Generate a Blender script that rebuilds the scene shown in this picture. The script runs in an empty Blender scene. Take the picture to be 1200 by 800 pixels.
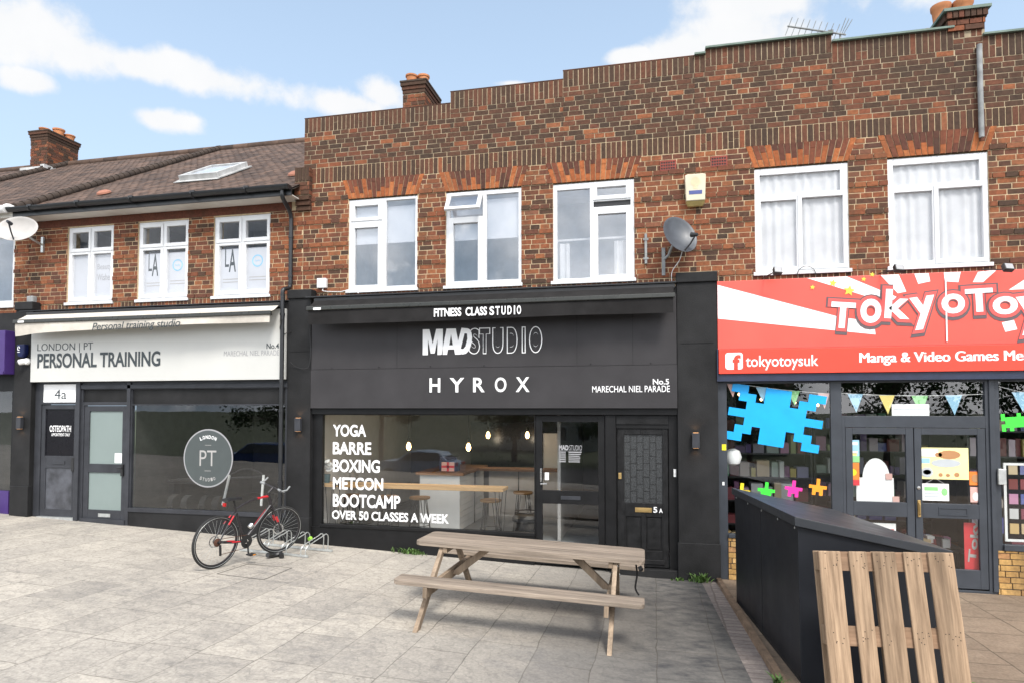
import bpy, bmesh, math, random
from mathutils import Vector, Matrix, Euler
R = math.radians
rnd = random.Random(11)
sc = bpy.context.scene
COL = sc.collection

# ------------------------------------------------------------------ camera
F, TH, PITCH, DIST, EYE = 750.0, R(12.56), R(2.0), 9.46, 2.39
SHIFT = 78 - F*math.tan(PITCH)
cd = bpy.data.cameras.new('camera'); cam = bpy.data.objects.new('camera', cd); COL.objects.link(cam)
cam.location = (0, -DIST, EYE); cam.rotation_euler = (R(90)+PITCH, 0, TH)
cd.sensor_width = 36; cd.lens = 36*F/1200; cd.shift_y = SHIFT/1200; cd.clip_start = .05; cd.clip_end = 3000
sc.camera = cam
FW = Vector((-math.sin(TH)*math.cos(PITCH), math.cos(TH)*math.cos(PITCH), math.sin(PITCH)))
RT = Vector((math.cos(TH), math.sin(TH), 0)); UP = RT.cross(FW)
def ray(x, y): return FW*F + RT*(x-600) + UP*(400+SHIFT-y)
def at(x, y, Y=0.0):
    "survey: the point of the vertical plane Y=const seen at photo pixel x, y"
    r = ray(x, y); t = (Y+DIST)/r.y
    return Vector((r.x*t, Y, EYE+r.z*t))
def rc(x0, y0, x1, y1, Y):
    "survey: world rectangle X0,X1,Z0,Z1 on plane Y for a photo rectangle"
    a = at(x0, y0, Y); b = at(x1, y1, Y); c = at(x0, y1, Y); d = at(x1, y0, Y)
    return (a.x+c.x)/2, (b.x+d.x)/2, (c.z+b.z)/2, (a.z+d.z)/2
def G(X, Y):
    X = max(-24, min(30, X)); Y = max(-7.5, min(4, Y))
    return (-.042*X if X < 0 else 0.0) - .028*Y

# ------------------------------------------------------------------ world and sun
SUN_EL, SUN_AZ = 52.0, 148.0        # azimuth clockwise from +Y: the sun is in front of the shops, to the right
w = bpy.data.worlds.new('World'); sc.world = w; w.use_nodes = True
nt = w.node_tree; nt.nodes.clear()
def N(tree, t, **kw):
    n = tree.nodes.new(t)
    for k, v in kw.items(): setattr(n, k, v)
    return n
def mth(tree, op, a, b=None, c=None, clamp=False):
    n = N(tree, 'ShaderNodeMath', operation=op, use_clamp=clamp)
    for i, v in enumerate((a, b, c)):
        if v is None: continue
        if isinstance(v, (int, float)): n.inputs[i].default_value = v
        else: tree.links.new(v, n.inputs[i])
    return n.outputs[0]
sky = N(nt, 'ShaderNodeTexSky', sky_type='NISHITA', sun_disc=False)
sky.sun_elevation = R(SUN_EL); sky.sun_rotation = R(SUN_AZ); sky.dust_density = 1.5; sky.air_density = 1.0; sky.ozone_density = 1.0
geo = N(nt, 'ShaderNodeTexCoord'); dirv = geo.outputs['Generated']
def dot(tree, v, vec):
    n = N(tree, 'ShaderNodeVectorMath', operation='DOT_PRODUCT'); tree.links.new(v, n.inputs[0]); n.inputs[1].default_value = vec
    return n.outputs['Value']
nz = N(nt, 'ShaderNodeTexNoise'); nz.inputs['Scale'].default_value = 13; nz.inputs['Detail'].default_value = 9; nz.inputs['Roughness'].default_value = .58
nt.links.new(dirv, nz.inputs['Vector'])
nz2 = N(nt, 'ShaderNodeTexNoise'); nz2.inputs['Scale'].default_value = 2.6; nz2.inputs['Detail'].default_value = 6
nt.links.new(dirv, nz2.inputs['Vector'])
mask = None
for (cx, cy, rx, ry) in [(30,35,95,40),(95,62,66,30),(165,78,60,22),(240,92,95,22),(215,80,60,22),(36,97,30,16),(188,140,48,16),(410,122,85,20),(452,112,48,26),
                         (875,40,120,52),(800,60,60,34),(735,66,45,14),(900,0,110,60),(600,98,30,6),(1150,-60,180,40)]:
    c = ray(cx, cy).normalized(); e1 = Vector((0,0,1)).cross(c).normalized()*-1; e2 = e1.cross(c)
    dc = dot(nt, dirv, c)
    u = mth(nt, 'DIVIDE', mth(nt, 'DIVIDE', dot(nt, dirv, e1), dc), rx/900.0)
    v = mth(nt, 'DIVIDE', mth(nt, 'DIVIDE', dot(nt, dirv, e2), dc), ry/900.0)
    r2 = mth(nt, 'SQRT', mth(nt, 'ADD', mth(nt, 'MULTIPLY', u, u), mth(nt, 'MULTIPLY', v, v)))
    m = mth(nt, 'SUBTRACT', 1.0, r2)
    m = mth(nt, 'MULTIPLY', m, mth(nt, 'GREATER_THAN', dc, 0.2))
    mask = m if mask is None else mth(nt, 'MAXIMUM', mask, m)
mask = mth(nt, 'MAXIMUM', mask, -.6)
near = mth(nt, 'ADD', mask, mth(nt, 'MULTIPLY', mth(nt, 'SUBTRACT', nz.outputs[0], .5), 2.0))
mr = N(nt, 'ShaderNodeMapRange', interpolation_type='SMOOTHSTEP'); nt.links.new(near, mr.inputs[0])
mr.inputs[1].default_value = .0; mr.inputs[2].default_value = .62; mr.inputs[3].default_value = 0; mr.inputs[4].default_value = 1
sep = N(nt, 'ShaderNodeSeparateXYZ'); nt.links.new(dirv, sep.inputs[0])
back = mth(nt, 'LESS_THAN', sep.outputs['Y'], .12)       # broken cloud over the rest of the sky
mr2 = N(nt, 'ShaderNodeMapRange', interpolation_type='SMOOTHSTEP'); nt.links.new(nz2.outputs[0], mr2.inputs[0])
mr2.inputs[1].default_value = .40; mr2.inputs[2].default_value = .60
mr2.inputs[3].default_value = 0; mr2.inputs[4].default_value = .9
cloud = mth(nt, 'MAXIMUM', mr.outputs[0], mth(nt, 'MULTIPLY', mr2.outputs[0], back))
hz = N(nt, 'ShaderNodeMapRange'); nt.links.new(sep.outputs['Z'], hz.inputs[0])
hz.inputs[1].default_value = 0.1; hz.inputs[2].default_value = .62; hz.inputs[3].default_value = .92; hz.inputs[4].default_value = .46
mixh = N(nt, 'ShaderNodeMix', data_type='RGBA'); nt.links.new(hz.outputs[0], mixh.inputs['Factor'])
nt.links.new(sky.outputs[0], mixh.inputs['A']); mixh.inputs['B'].default_value = (3.35, 4.3, 5.35, 1)
mixc = N(nt, 'ShaderNodeMix', data_type='RGBA'); nt.links.new(cloud, mixc.inputs['Factor'])
nt.links.new(mixh.outputs['Result'], mixc.inputs['A'])
cshade = N(nt, 'ShaderNodeMix', data_type='RGBA'); nt.links.new(nz.outputs[0], cshade.inputs['Factor'])
cshade.inputs['A'].default_value = (4.2, 4.3, 4.45, 1); cshade.inputs['B'].default_value = (4.75, 4.75, 4.75, 1)
bright = N(nt, 'ShaderNodeMix', data_type='RGBA'); bkf = N(nt, 'ShaderNodeMapRange', interpolation_type='SMOOTHSTEP'); nt.links.new(sep.outputs['Y'], bkf.inputs[0])
bkf.inputs[1].default_value = .1; bkf.inputs[2].default_value = -.35; nt.links.new(bkf.outputs[0], bright.inputs['Factor'])     # clouds towards the sun are brighter
nt.links.new(cshade.outputs['Result'], bright.inputs['A']); bright.inputs['B'].default_value = (15.5, 15.5, 15.8, 1)
nt.links.new(bright.outputs['Result'], mixc.inputs['B'])
bg = N(nt, 'ShaderNodeBackground'); bg.inputs['Strength'].default_value = .1; nt.links.new(mixc.outputs['Result'], bg.inputs[0])
wo = N(nt, 'ShaderNodeOutputWorld'); nt.links.new(bg.outputs[0], wo.inputs[0])
sl = bpy.data.lights.new('sun', 'SUN'); sl.energy = 1.8; sl.angle = R(15); sl.color = (1, .95, .88)
sun = bpy.data.objects.new('sun', sl); COL.objects.link(sun)
sd = Vector((math.sin(R(SUN_AZ))*math.cos(R(SUN_EL)), math.cos(R(SUN_AZ))*math.cos(R(SUN_EL)), math.sin(R(SUN_EL))))
sun.rotation_euler = sd.to_track_quat('Z', 'Y').to_euler()
sc.view_settings.view_transform = 'Standard'; sc.view_settings.look = 'None'; sc.view_settings.gamma = 1; sc.view_settings.use_curve_mapping = False
sc.view_settings.exposure = 1.1
sc.cycles.max_bounces = 8; sc.cycles.transparent_max_bounces = 16

# ------------------------------------------------------------------ materials
def nm(name):
    m = bpy.data.materials.new(name); m.use_nodes = True; t = m.node_tree; t.nodes.clear()
    b = N(t, 'ShaderNodeBsdfPrincipled'); o = N(t, 'ShaderNodeOutputMaterial'); t.links.new(b.outputs[0], o.inputs[0])
    return m, t, b
def ramp(t, fac, stops):
    r = N(t, 'ShaderNodeValToRGB'); e = r.color_ramp.elements
    while len(e) < len(stops): e.new(.5)
    for i, (p, c) in enumerate(stops): e[i].position = p; e[i].color = (*c, 1)
    t.links.new(fac, r.inputs[0]); return r.outputs[0]
def noise(t, scale, detail=4, vec=None, stretch=None, rough=.55):
    tc = N(t, 'ShaderNodeTexCoord'); v = vec or tc.outputs['Object']
    if stretch:
        mp = N(t, 'ShaderNodeMapping'); mp.inputs['Scale'].default_value = stretch; t.links.new(v, mp.inputs[0]); v = mp.outputs[0]
    n = N(t, 'ShaderNodeTexNoise'); n.inputs['Scale'].default_value = scale; n.inputs['Detail'].default_value = detail; n.inputs['Roughness'].default_value = rough
    t.links.new(v, n.inputs['Vector']); return n.outputs[0]
def bump(t, b, h, strength, dist=.01):
    n = N(t, 'ShaderNodeBump'); n.inputs['Strength'].default_value = strength; n.inputs['Distance'].default_value = dist
    t.links.new(h, n.inputs['Height']); t.links.new(n.outputs[0], b.inputs['Normal'])
def mixc_(t, fac, a, b, mode='MIX'):
    n = N(t, 'ShaderNodeMix', data_type='RGBA', blend_type=mode)
    for key, v in (('Factor', fac), ('A', a), ('B', b)):
        s = n.inputs[key]
        if isinstance(v, tuple): s.default_value = (*v, 1)
        elif isinstance(v, (int, float)): s.default_value = v
        else: t.links.new(v, s)
    return n.outputs['Result']
def mat(name, col, rough=.6, metal=0, var=.18, scale=6, bmp=.0, bscale=120, spec=.5, stretch=None, col2=None, island=0.0):
    m, t, b = nm(name)
    n = noise(t, scale, 6, stretch=stretch)
    c2 = col2 or tuple(min(1, c*(1+var)) for c in col); c1 = tuple(c*(1-var) for c in col)
    c = ramp(t, n, [(.3, c1), (.7, c2)])
    if island:
        gi = N(t, 'ShaderNodeNewGeometry')
        f = N(t, 'ShaderNodeMapRange'); t.links.new(gi.outputs['Random Per Island'], f.inputs[0]); f.inputs[3].default_value = 1-island; f.inputs[4].default_value = 1+island*.6
        v = N(t, 'ShaderNodeCombineXYZ'); [t.links.new(f.outputs[0], v.inputs[i]) for i in range(3)]
        c = mixc_(t, 1.0, c, v.outputs[0], 'MULTIPLY')
    t.links.new(c, b.inputs['Base Color'])
    rr = N(t, 'ShaderNodeMapRange'); t.links.new(noise(t, scale*2.3, 5, stretch=stretch), rr.inputs[0]); rr.inputs[3].default_value = max(.02, rough-.12); rr.inputs[4].default_value = min(1, rough+.12)
    t.links.new(rr.outputs[0], b.inputs['Roughness'])
    b.inputs['Metallic'].default_value = metal; b.inputs['Specular IOR Level'].default_value = spec
    if bmp: bump(t, b, noise(t, bscale, 3, stretch=stretch), bmp)
    return m
def brickmat(name, stops, rough=.9):
    m, t, b = nm(name)
    gi = N(t, 'ShaderNodeNewGeometry')
    c = ramp(t, gi.outputs['Random Per Island'], stops)
    n = noise(t, 26, 5); c = mixc_(t, 1.0, c, ramp(t, n, [(.3, (.72,.72,.72)), (.7, (1.22,1.2,1.18))]), 'MULTIPLY')
    n2 = noise(t, 1.3, 5); c = mixc_(t, mth(t, 'MULTIPLY', mth(t, 'SUBTRACT', n2, .52, clamp=True), 2.0, clamp=True), c, (.05,.035,.028))
    st = noise(t, 2.2, 5, stretch=(1.6,1,.22)); c = mixc_(t, mth(t, 'MULTIPLY', mth(t, 'SUBTRACT', st, .55, clamp=True), 3.0, clamp=True), c, (.06,.042,.027))
    t.links.new(c, b.inputs['Base Color']); b.inputs['Roughness'].default_value = rough; b.inputs['Specular IOR Level'].default_value = .25
    bump(t, b, noise(t, 140, 4), .35, .004)
    return m
def woodmat(name, c1, c2, stretch, rough=.75, island=.2, knots=True, freq=30):
    m, t, b = nm(name)
    tc = N(t, 'ShaderNodeTexCoord'); gi = N(t, 'ShaderNodeNewGeometry')
    off = N(t, 'ShaderNodeVectorMath', operation='SCALE'); off.inputs['Scale'].default_value = 1.0
    cmb = N(t, 'ShaderNodeCombineXYZ')
    for i in range(3): t.links.new(mth(t, 'MULTIPLY', gi.outputs['Random Per Island'], 7.3+i*3), cmb.inputs[i])
    add = N(t, 'ShaderNodeVectorMath', operation='ADD'); t.links.new(tc.outputs['Object'], add.inputs[0]); t.links.new(cmb.outputs[0], add.inputs[1])
    g = noise(t, freq, 6, vec=add.outputs[0], stretch=stretch, rough=.7)
    g2 = noise(t, freq*.22, 4, vec=add.outputs[0], stretch=stretch)
    c = ramp(t, g, [(.25, c1), (.5, tuple((a+b_)/2 for a, b_ in zip(c1, c2))), (.75, c2)])
    c = mixc_(t, 1.0, c, ramp(t, g2, [(.3, (.55,.54,.53)), (.65, (1.14,1.12,1.1))]), 'MULTIPLY')
    if knots:
        vo = N(t, 'ShaderNodeTexVoronoi'); vo.inputs['Scale'].default_value = 3.2
        mp = N(t, 'ShaderNodeMapping'); mp.inputs['Scale'].default_value = tuple(max(.45, min(s, 1.6)) for s in stretch); t.links.new(add.outputs[0], mp.inputs[0]); t.links.new(mp.outputs[0], vo.inputs['Vector'])
        k = N(t, 'ShaderNodeMapRange', interpolation_type='SMOOTHSTEP'); t.links.new(vo.outputs['Distance'], k.inputs[0]); k.inputs[1].default_value = .03; k.inputs[2].default_value = .11; k.inputs[3].default_value = .75; k.inputs[4].default_value = 0
        c = mixc_(t, k.outputs[0], c, tuple(v*.35 for v in c1))
    f = N(t, 'ShaderNodeMapRange'); t.links.new(gi.outputs['Random Per Island'], f.inputs[0]); f.inputs[3].default_value = 1-island; f.inputs[4].default_value = 1+island*.5
    v = N(t, 'ShaderNodeCombineXYZ'); [t.links.new(f.outputs[0], v.inputs[i]) for i in range(3)]
    c = mixc_(t, 1.0, c, v.outputs[0], 'MULTIPLY')
    t.links.new(c, b.inputs['Base Color']); b.inputs['Roughness'].default_value = rough; b.inputs['Specular IOR Level'].default_value = .3
    bump(t, b, g, .35, .004)
    return m
def glassmat(name, ior, tint=(.92,.95,.94), rough=0.0):
    m, t, b = nm(name); t.nodes.remove(b)
    o = [n for n in t.nodes if n.type == 'OUTPUT_MATERIAL'][0]
    tr = N(t, 'ShaderNodeBsdfTransparent'); tr.inputs[0].default_value = (*tint, 1)
    gl = N(t, 'ShaderNodeBsdfGlossy'); gl.inputs['Roughness'].default_value = rough
    ge = N(t, 'ShaderNodeNewGeometry'); dt = N(t, 'ShaderNodeVectorMath', operation='DOT_PRODUCT'); t.links.new(ge.outputs['Incoming'], dt.inputs[0]); t.links.new(ge.outputs['Normal'], dt.inputs[1])
    f0 = ((ior-1)/(ior+1))**2      # same reflectance from either side of the pane
    fr = mth(t, 'ADD', f0, mth(t, 'MULTIPLY', mth(t, 'POWER', mth(t, 'SUBTRACT', 1.0, mth(t, 'ABSOLUTE', dt.outputs['Value'])), 5.0), 1-f0), clamp=True)
    # float glass is never quite flat
    bn = N(t, 'ShaderNodeBump'); bn.inputs['Strength'].default_value = .03; bn.inputs['Distance'].default_value = .02; t.links.new(noise(t, 1.7, 2), bn.inputs['Height']); t.links.new(bn.outputs[0], gl.inputs['Normal'])
    mx = N(t, 'ShaderNodeMixShader'); t.links.new(fr, mx.inputs[0]); t.links.new(tr.outputs[0], mx.inputs[1]); t.links.new(gl.outputs[0], mx.inputs[2])
    t.links.new(mx.outputs[0], o.inputs[0]); return m
def emitmat(name, col, s):
    m, t, b = nm(name); b.inputs['Base Color'].default_value = (*col, 1); b.inputs['Emission Color'].default_value = (*col, 1); b.inputs['Emission Strength'].default_value = s
    return m
MT = {}
MT['brick'] = brickmat('brick_red', [(0, (.095,.044,.031)), (.2, (.140,.053,.032)), (.45, (.180,.063,.033)), (.7, (.215,.075,.036)), (.9, (.255,.096,.043)), (1, (.19,.082,.050))])
MT['brickd'] = brickmat('brick_sooty', [(0, (.056,.036,.026)), (.3, (.070,.040,.027)), (.6, (.086,.043,.028)), (.85, (.108,.048,.030)), (1, (.14,.055,.032))])
MT['bricko'] = brickmat('brick_orange', [(0, (.25,.078,.03)), (.5, (.33,.105,.038)), (1, (.38,.135,.05))])
MT['brickm'] = brickmat('brick_arch_brown', [(0, (.07,.034,.025)), (.5, (.11,.042,.028)), (1, (.17,.058,.032))])
MT['bricky'] = brickmat('brick_yellow_stock', [(0, (.34,.19,.07)), (.4, (.46,.28,.10)), (.8, (.56,.36,.15)), (1, (.38,.2,.09))])
MT['mortar'] = mat('mortar', (.52,.40,.25), .95, var=.2, scale=14, bmp=.3)
MT['mortard'] = mat('mortar_weathered', (.37,.295,.195), .95, var=.35, scale=4, bmp=.3)
MT['upvc'] = mat('white_upvc', (.66,.67,.68), .32, var=.03, scale=3)
MT['glass_net'] = glassmat('curtained_window_glass', 1.5, (.985,.99,1.0))
MT['glass_up'] = glassmat('window_glass', 3.3, (.97,.98,1.0))
MT['glass_shop'] = glassmat('shop_glass', 2.0, (.95,.97,.965))
MT['frost'] = mat('frosted_film', (.19,.235,.225), .45, var=.05, scale=2)
MT['film'] = mat('white_window_film', (.47,.485,.515), .5, var=.04, scale=3)
MT['blind'] = mat('white_roller_blind', (.50,.52,.55), .8, var=.04, scale=3)
MT['net'] = mat('net_curtain', (.50,.51,.52), .9, var=.10, scale=4)
MT['room'] = mat('pale_room_wall', (.74,.79,.86), .9, var=.1)
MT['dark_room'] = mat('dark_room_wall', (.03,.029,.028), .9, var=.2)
MT['fascia'] = mat('charcoal_fascia_panel', (.037,.035,.037), .6, var=.16, scale=1.8, spec=.25)
MT['pilaster'] = mat('charcoal_masonry_paint', (.015,.015,.0155), .65, var=.4, scale=2.5, bmp=.25, bscale=60, spec=.22)
MT['blackpaint'] = mat('black_joinery_paint', (.009,.009,.0095), .45, var=.3, scale=5, spec=.25)
MT['doorpaint'] = mat('worn_black_door_paint', (.011,.011,.0115), .5, var=.6, scale=7, bmp=.15, bscale=40, spec=.25)
MT['greyjoin'] = mat('dark_grey_joinery_paint', (.034,.036,.042), .45, var=.25, scale=4, spec=.3)
MT['slate'] = mat('slate_grey_frame_paint', (.046,.052,.062), .42, var=.15, scale=4, spec=.3)
MT['cream'] = mat('cream_awning_fabric', (.52,.48,.42), .85, var=.14, scale=5, bmp=.15, bscale=300)
MT['blackfab'] = mat('black_awning_fabric', (.015,.014,.014), .8, var=.3, scale=4, bmp=.1, bscale=250, spec=.2)
MT['bar'] = mat('awning_front_bar', (.03,.031,.027), .3)
MT['offwhite'] = mat('offwhite_sign_panel', (.52,.52,.495), .45, var=.04, scale=1.2)
MT['white'] = mat('white_vinyl', (.84,.84,.84), .5, var=.03)
MT['greyvinyl'] = mat('grey_vinyl', (.30,.30,.31), .5, var=.05)
MT['palegrey'] = mat('pale_grey_lettering', (.36,.35,.34), .6, var=.05)
MT['ink'] = mat('dark_teal_grey_lettering', (.035,.045,.05), .5, var=.05)
MT['red'] = mat('red_sign_panel', (.74,.055,.028), .4, var=.06, scale=1.5)
MT['redup'] = mat('faded_red_sign_panel', (.70,.085,.06), .4, var=.13, scale=1.0)
MT['logored'] = mat('logo_border_red', (.66,.09,.08), .45, var=.03)
MT['logogrey'] = mat('logo_outline_grey', (.11,.08,.085), .5, var=.03)
MT['navy'] = mat('navy_trim', (.016,.024,.055), .45, var=.2)
MT['purple'] = mat('purple_sign_panel', (.05,.022,.14), .5, var=.1)
MT['yellow'] = mat('yellow_vinyl', (.80,.55,.06), .5, var=.05)
MT['soffit'] = mat('soffit_board', (.60,.57,.52), .7, var=.12, scale=3)
MT['gutter'] = mat('black_plastic_gutter', (.016,.017,.019), .35, var=.2)
MT['tile'] = mat('clay_roof_tile', (.088,.054,.038), .92, var=.4, scale=2.2, bmp=.4, bscale=40, island=.5)
MT['ridge'] = mat('ridge_mortar_and_tile', (.048,.033,.024), .95, var=.4, scale=5, bmp=.5, bscale=40)  # tile tone darkened so the colour carries the shadow band along the party wall
MT['pot'] = mat('terracotta_pot', (.50,.20,.085), .85, var=.25, scale=6)
MT['lead'] = mat('lead_flashing', (.45,.45,.44), .55, var=.25)
MT['coping'] = mat('verdigris_coping', (.13,.18,.15), .75, var=.25, scale=5)
MT['dishg'] = mat('grey_dish_mesh', (.058,.066,.078), .45, var=.15, scale=10)
MT['dishw'] = mat('white_dish', (.42,.40,.38), .5, var=.08)
MT['galv'] = mat('galvanised_steel', (.55,.57,.56), .4, metal=.75, var=.2, scale=12)
MT['pipegrey'] = mat('weathered_grey_pipe', (.24,.25,.25), .7, var=.35, scale=6)
MT['chrome'] = mat('brushed_steel', (.6,.6,.6), .28, metal=1, var=.1)
MT['brass'] = mat('brass', (.52,.36,.15), .4, metal=.85, var=.2)
MT['creamplastic'] = mat('cream_plastic', (.56,.51,.38), .5, var=.08)
MT['bluep'] = mat('blue_plastic', (.004,.009,.06), .4, var=.1, spec=.3)
MT['bluelbl'] = mat('blue_label', (.05,.07,.22), .5)
MT['whitep'] = mat('white_plastic', (.76,.76,.75), .45, var=.05)
MT['blackp'] = mat('black_plastic', (.014,.014,.015), .45, var=.2)
MT['rubber'] = mat('tyre_rubber', (.016,.016,.016), .8, var=.25, scale=20)
MT['bikeframe'] = mat('dark_grey_bicycle_paint', (.022,.020,.022), .35, var=.1)
MT['bikered'] = mat('red_bicycle_paint', (.50,.022,.03), .35, var=.1)
MT['rust'] = mat('rusty_cassette', (.13,.065,.045), .6, metal=.6, var=.3, scale=60)
MT['lime'] = mat('lime_plastic', (.30,.62,.06), .5)
MT['woodx'] = woodmat('weathered_picnic_timber', (.135,.108,.086), (.43,.36,.29), (.045,1,1), island=.2, freq=46)
MT['woodleg'] = woodmat('weathered_leg_timber', (.23,.17,.115), (.42,.33,.245), (1,1,.08), island=.2, freq=30)
MT['woodpz'] = woodmat('pallet_timber', (.15,.095,.057), (.57,.41,.27), (1,1,.05), island=.36, freq=38)
MT['woodpx'] = woodmat('pallet_cross_timber', (.21,.125,.075), (.42,.28,.18), (.05,1,1), island=.25, freq=26)
MT['oak'] = woodmat('oak_worktop', (.42,.25,.11), (.58,.38,.19), (.05,1,1), island=.1, knots=False)
MT['oakd'] = woodmat('dark_wood_top', (.17,.09,.05), (.30,.17,.09), (.05,1,1), island=.1, knots=False)
MT['stoolwood'] = woodmat('stool_wood', (.24,.13,.05), (.38,.22,.09), (.1,1,1), island=.1, knots=False)
MT['bin'] = mat('anthracite_cladding', (.013,.0145,.018), .42, var=.3, scale=1.5, spec=.25)
MT['binlid'] = mat('anthracite_lid', (.03,.033,.038), .42, spec=.35, var=.15, scale=2)
MT['cafewall'] = mat('pale_cafe_wall', (.48,.46,.44), .85, var=.06)
MT['cafeback'] = mat('taupe_cafe_wall', (.22,.20,.19), .85, var=.08)
MT['cafefloor'] = mat('grey_vinyl_floor', (.24,.25,.26), .5, var=.1)
MT['ceil'] = mat('dark_ceiling', (.10,.085,.07), .9, var=.1)
MT['tongue'] = mat('white_boarding', (.66,.66,.65), .6, var=.04)
MT['screen'] = mat('dark_screen', (.006,.0055,.008), .3, var=.1, spec=.2)
MT['hairpin'] = mat('black_steel_rod', (.012,.012,.012), .45)
MT['curtred'] = mat('red_fabric', (.25,.02,.022), .8)
MT['foliage'] = mat('leaf', (.055,.10,.028), .6, var=.5, scale=3, island=.4)
MT['weed'] = mat('weed_leaf', (.085,.16,.035), .6, var=.4, scale=15, island=.3)
MT['bark'] = mat('bark', (.07,.05,.035), .95, var=.3, scale=10, bmp=.5)
MT['carblue'] = mat('dark_blue_car_paint', (.012,.06,.22), .18, var=.05)
MT['carsilver'] = mat('pale_blue_car_paint', (.30,.40,.52), .2, metal=.0, var=.05)
MT['carglass'] = mat('car_glass', (.012,.014,.016), .05)
MT['taillamp'] = mat('red_tail_lamp', (.4,.01,.01), .2)
MT['bulb'] = emitmat('warm_bulb', (1.0,.62,.25), 5)
MT['glow'] = emitmat('warm_led', (1.0,.5,.2), .5)
MT['asphalt'] = mat('asphalt', (.05,.05,.052), .9, var=.25, scale=12, bmp=.4, bscale=180)
MT['earth'] = mat('verge_ground', (.07,.085,.04), .95, var=.4, scale=2)
MT['kerbstone'] = mat('kerb_stone', (.32,.31,.29), .85, var=.2, scale=6)
MT['kerbwood'] = mat('brown_edging', (.17,.115,.075), .85, var=.35, scale=9, bmp=.3, bscale=50)
MT['render'] = mat('cream_house_wall', (.48,.44,.36), .9, var=.1)
def flat(name, c, r=.5): MT[name] = mat(name, c, r, var=.06)
flat('pixel_blue', (.0,.36,.82)); flat('px_green', (.05,.75,.05)); flat('px_pink', (.82,.03,.32)); flat('px_orange', (.90,.32,.02)); flat('px_yellow', (.85,.68,.02))
flat('pap_blue', (.30,.52,.68)); flat('pap_green', (.25,.55,.22)); flat('pap_yellow', (.80,.66,.22)); flat('pap_orange', (.78,.20,.03)); flat('pap_white', (.84,.84,.83)); flat('pap_pink', (.62,.38,.34)); flat('pap_paleyellow', (.84,.76,.36)); flat('pap_brown', (.42,.21,.09)); flat('pap_grey', (.45,.48,.50)); flat('pap_red', (.55,.04,.05)); flat('pap_teal', (.02,.07,.085)); flat('card_navy', (.015,.02,.05))

# merchandise: many small boxes, each its own colour
def islandcolours(name, stops, rough=.5):
    m, t, b = nm(name); gi = N(t, 'ShaderNodeNewGeometry'); t.links.new(ramp(t, gi.outputs['Random Per Island'], stops), b.inputs['Base Color']); b.inputs['Roughness'].default_value = rough; return m
MT['goods'] = islandcolours('packaging_card', [(0,(.02,.02,.03)),(.2,(.22,.04,.03)),(.35,(.06,.09,.3)),(.5,(.45,.38,.28)),(.65,(.55,.33,.06)),(.8,(.08,.26,.14)),(.92,(.5,.5,.5)),(1,(.45,.06,.25))])

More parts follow.
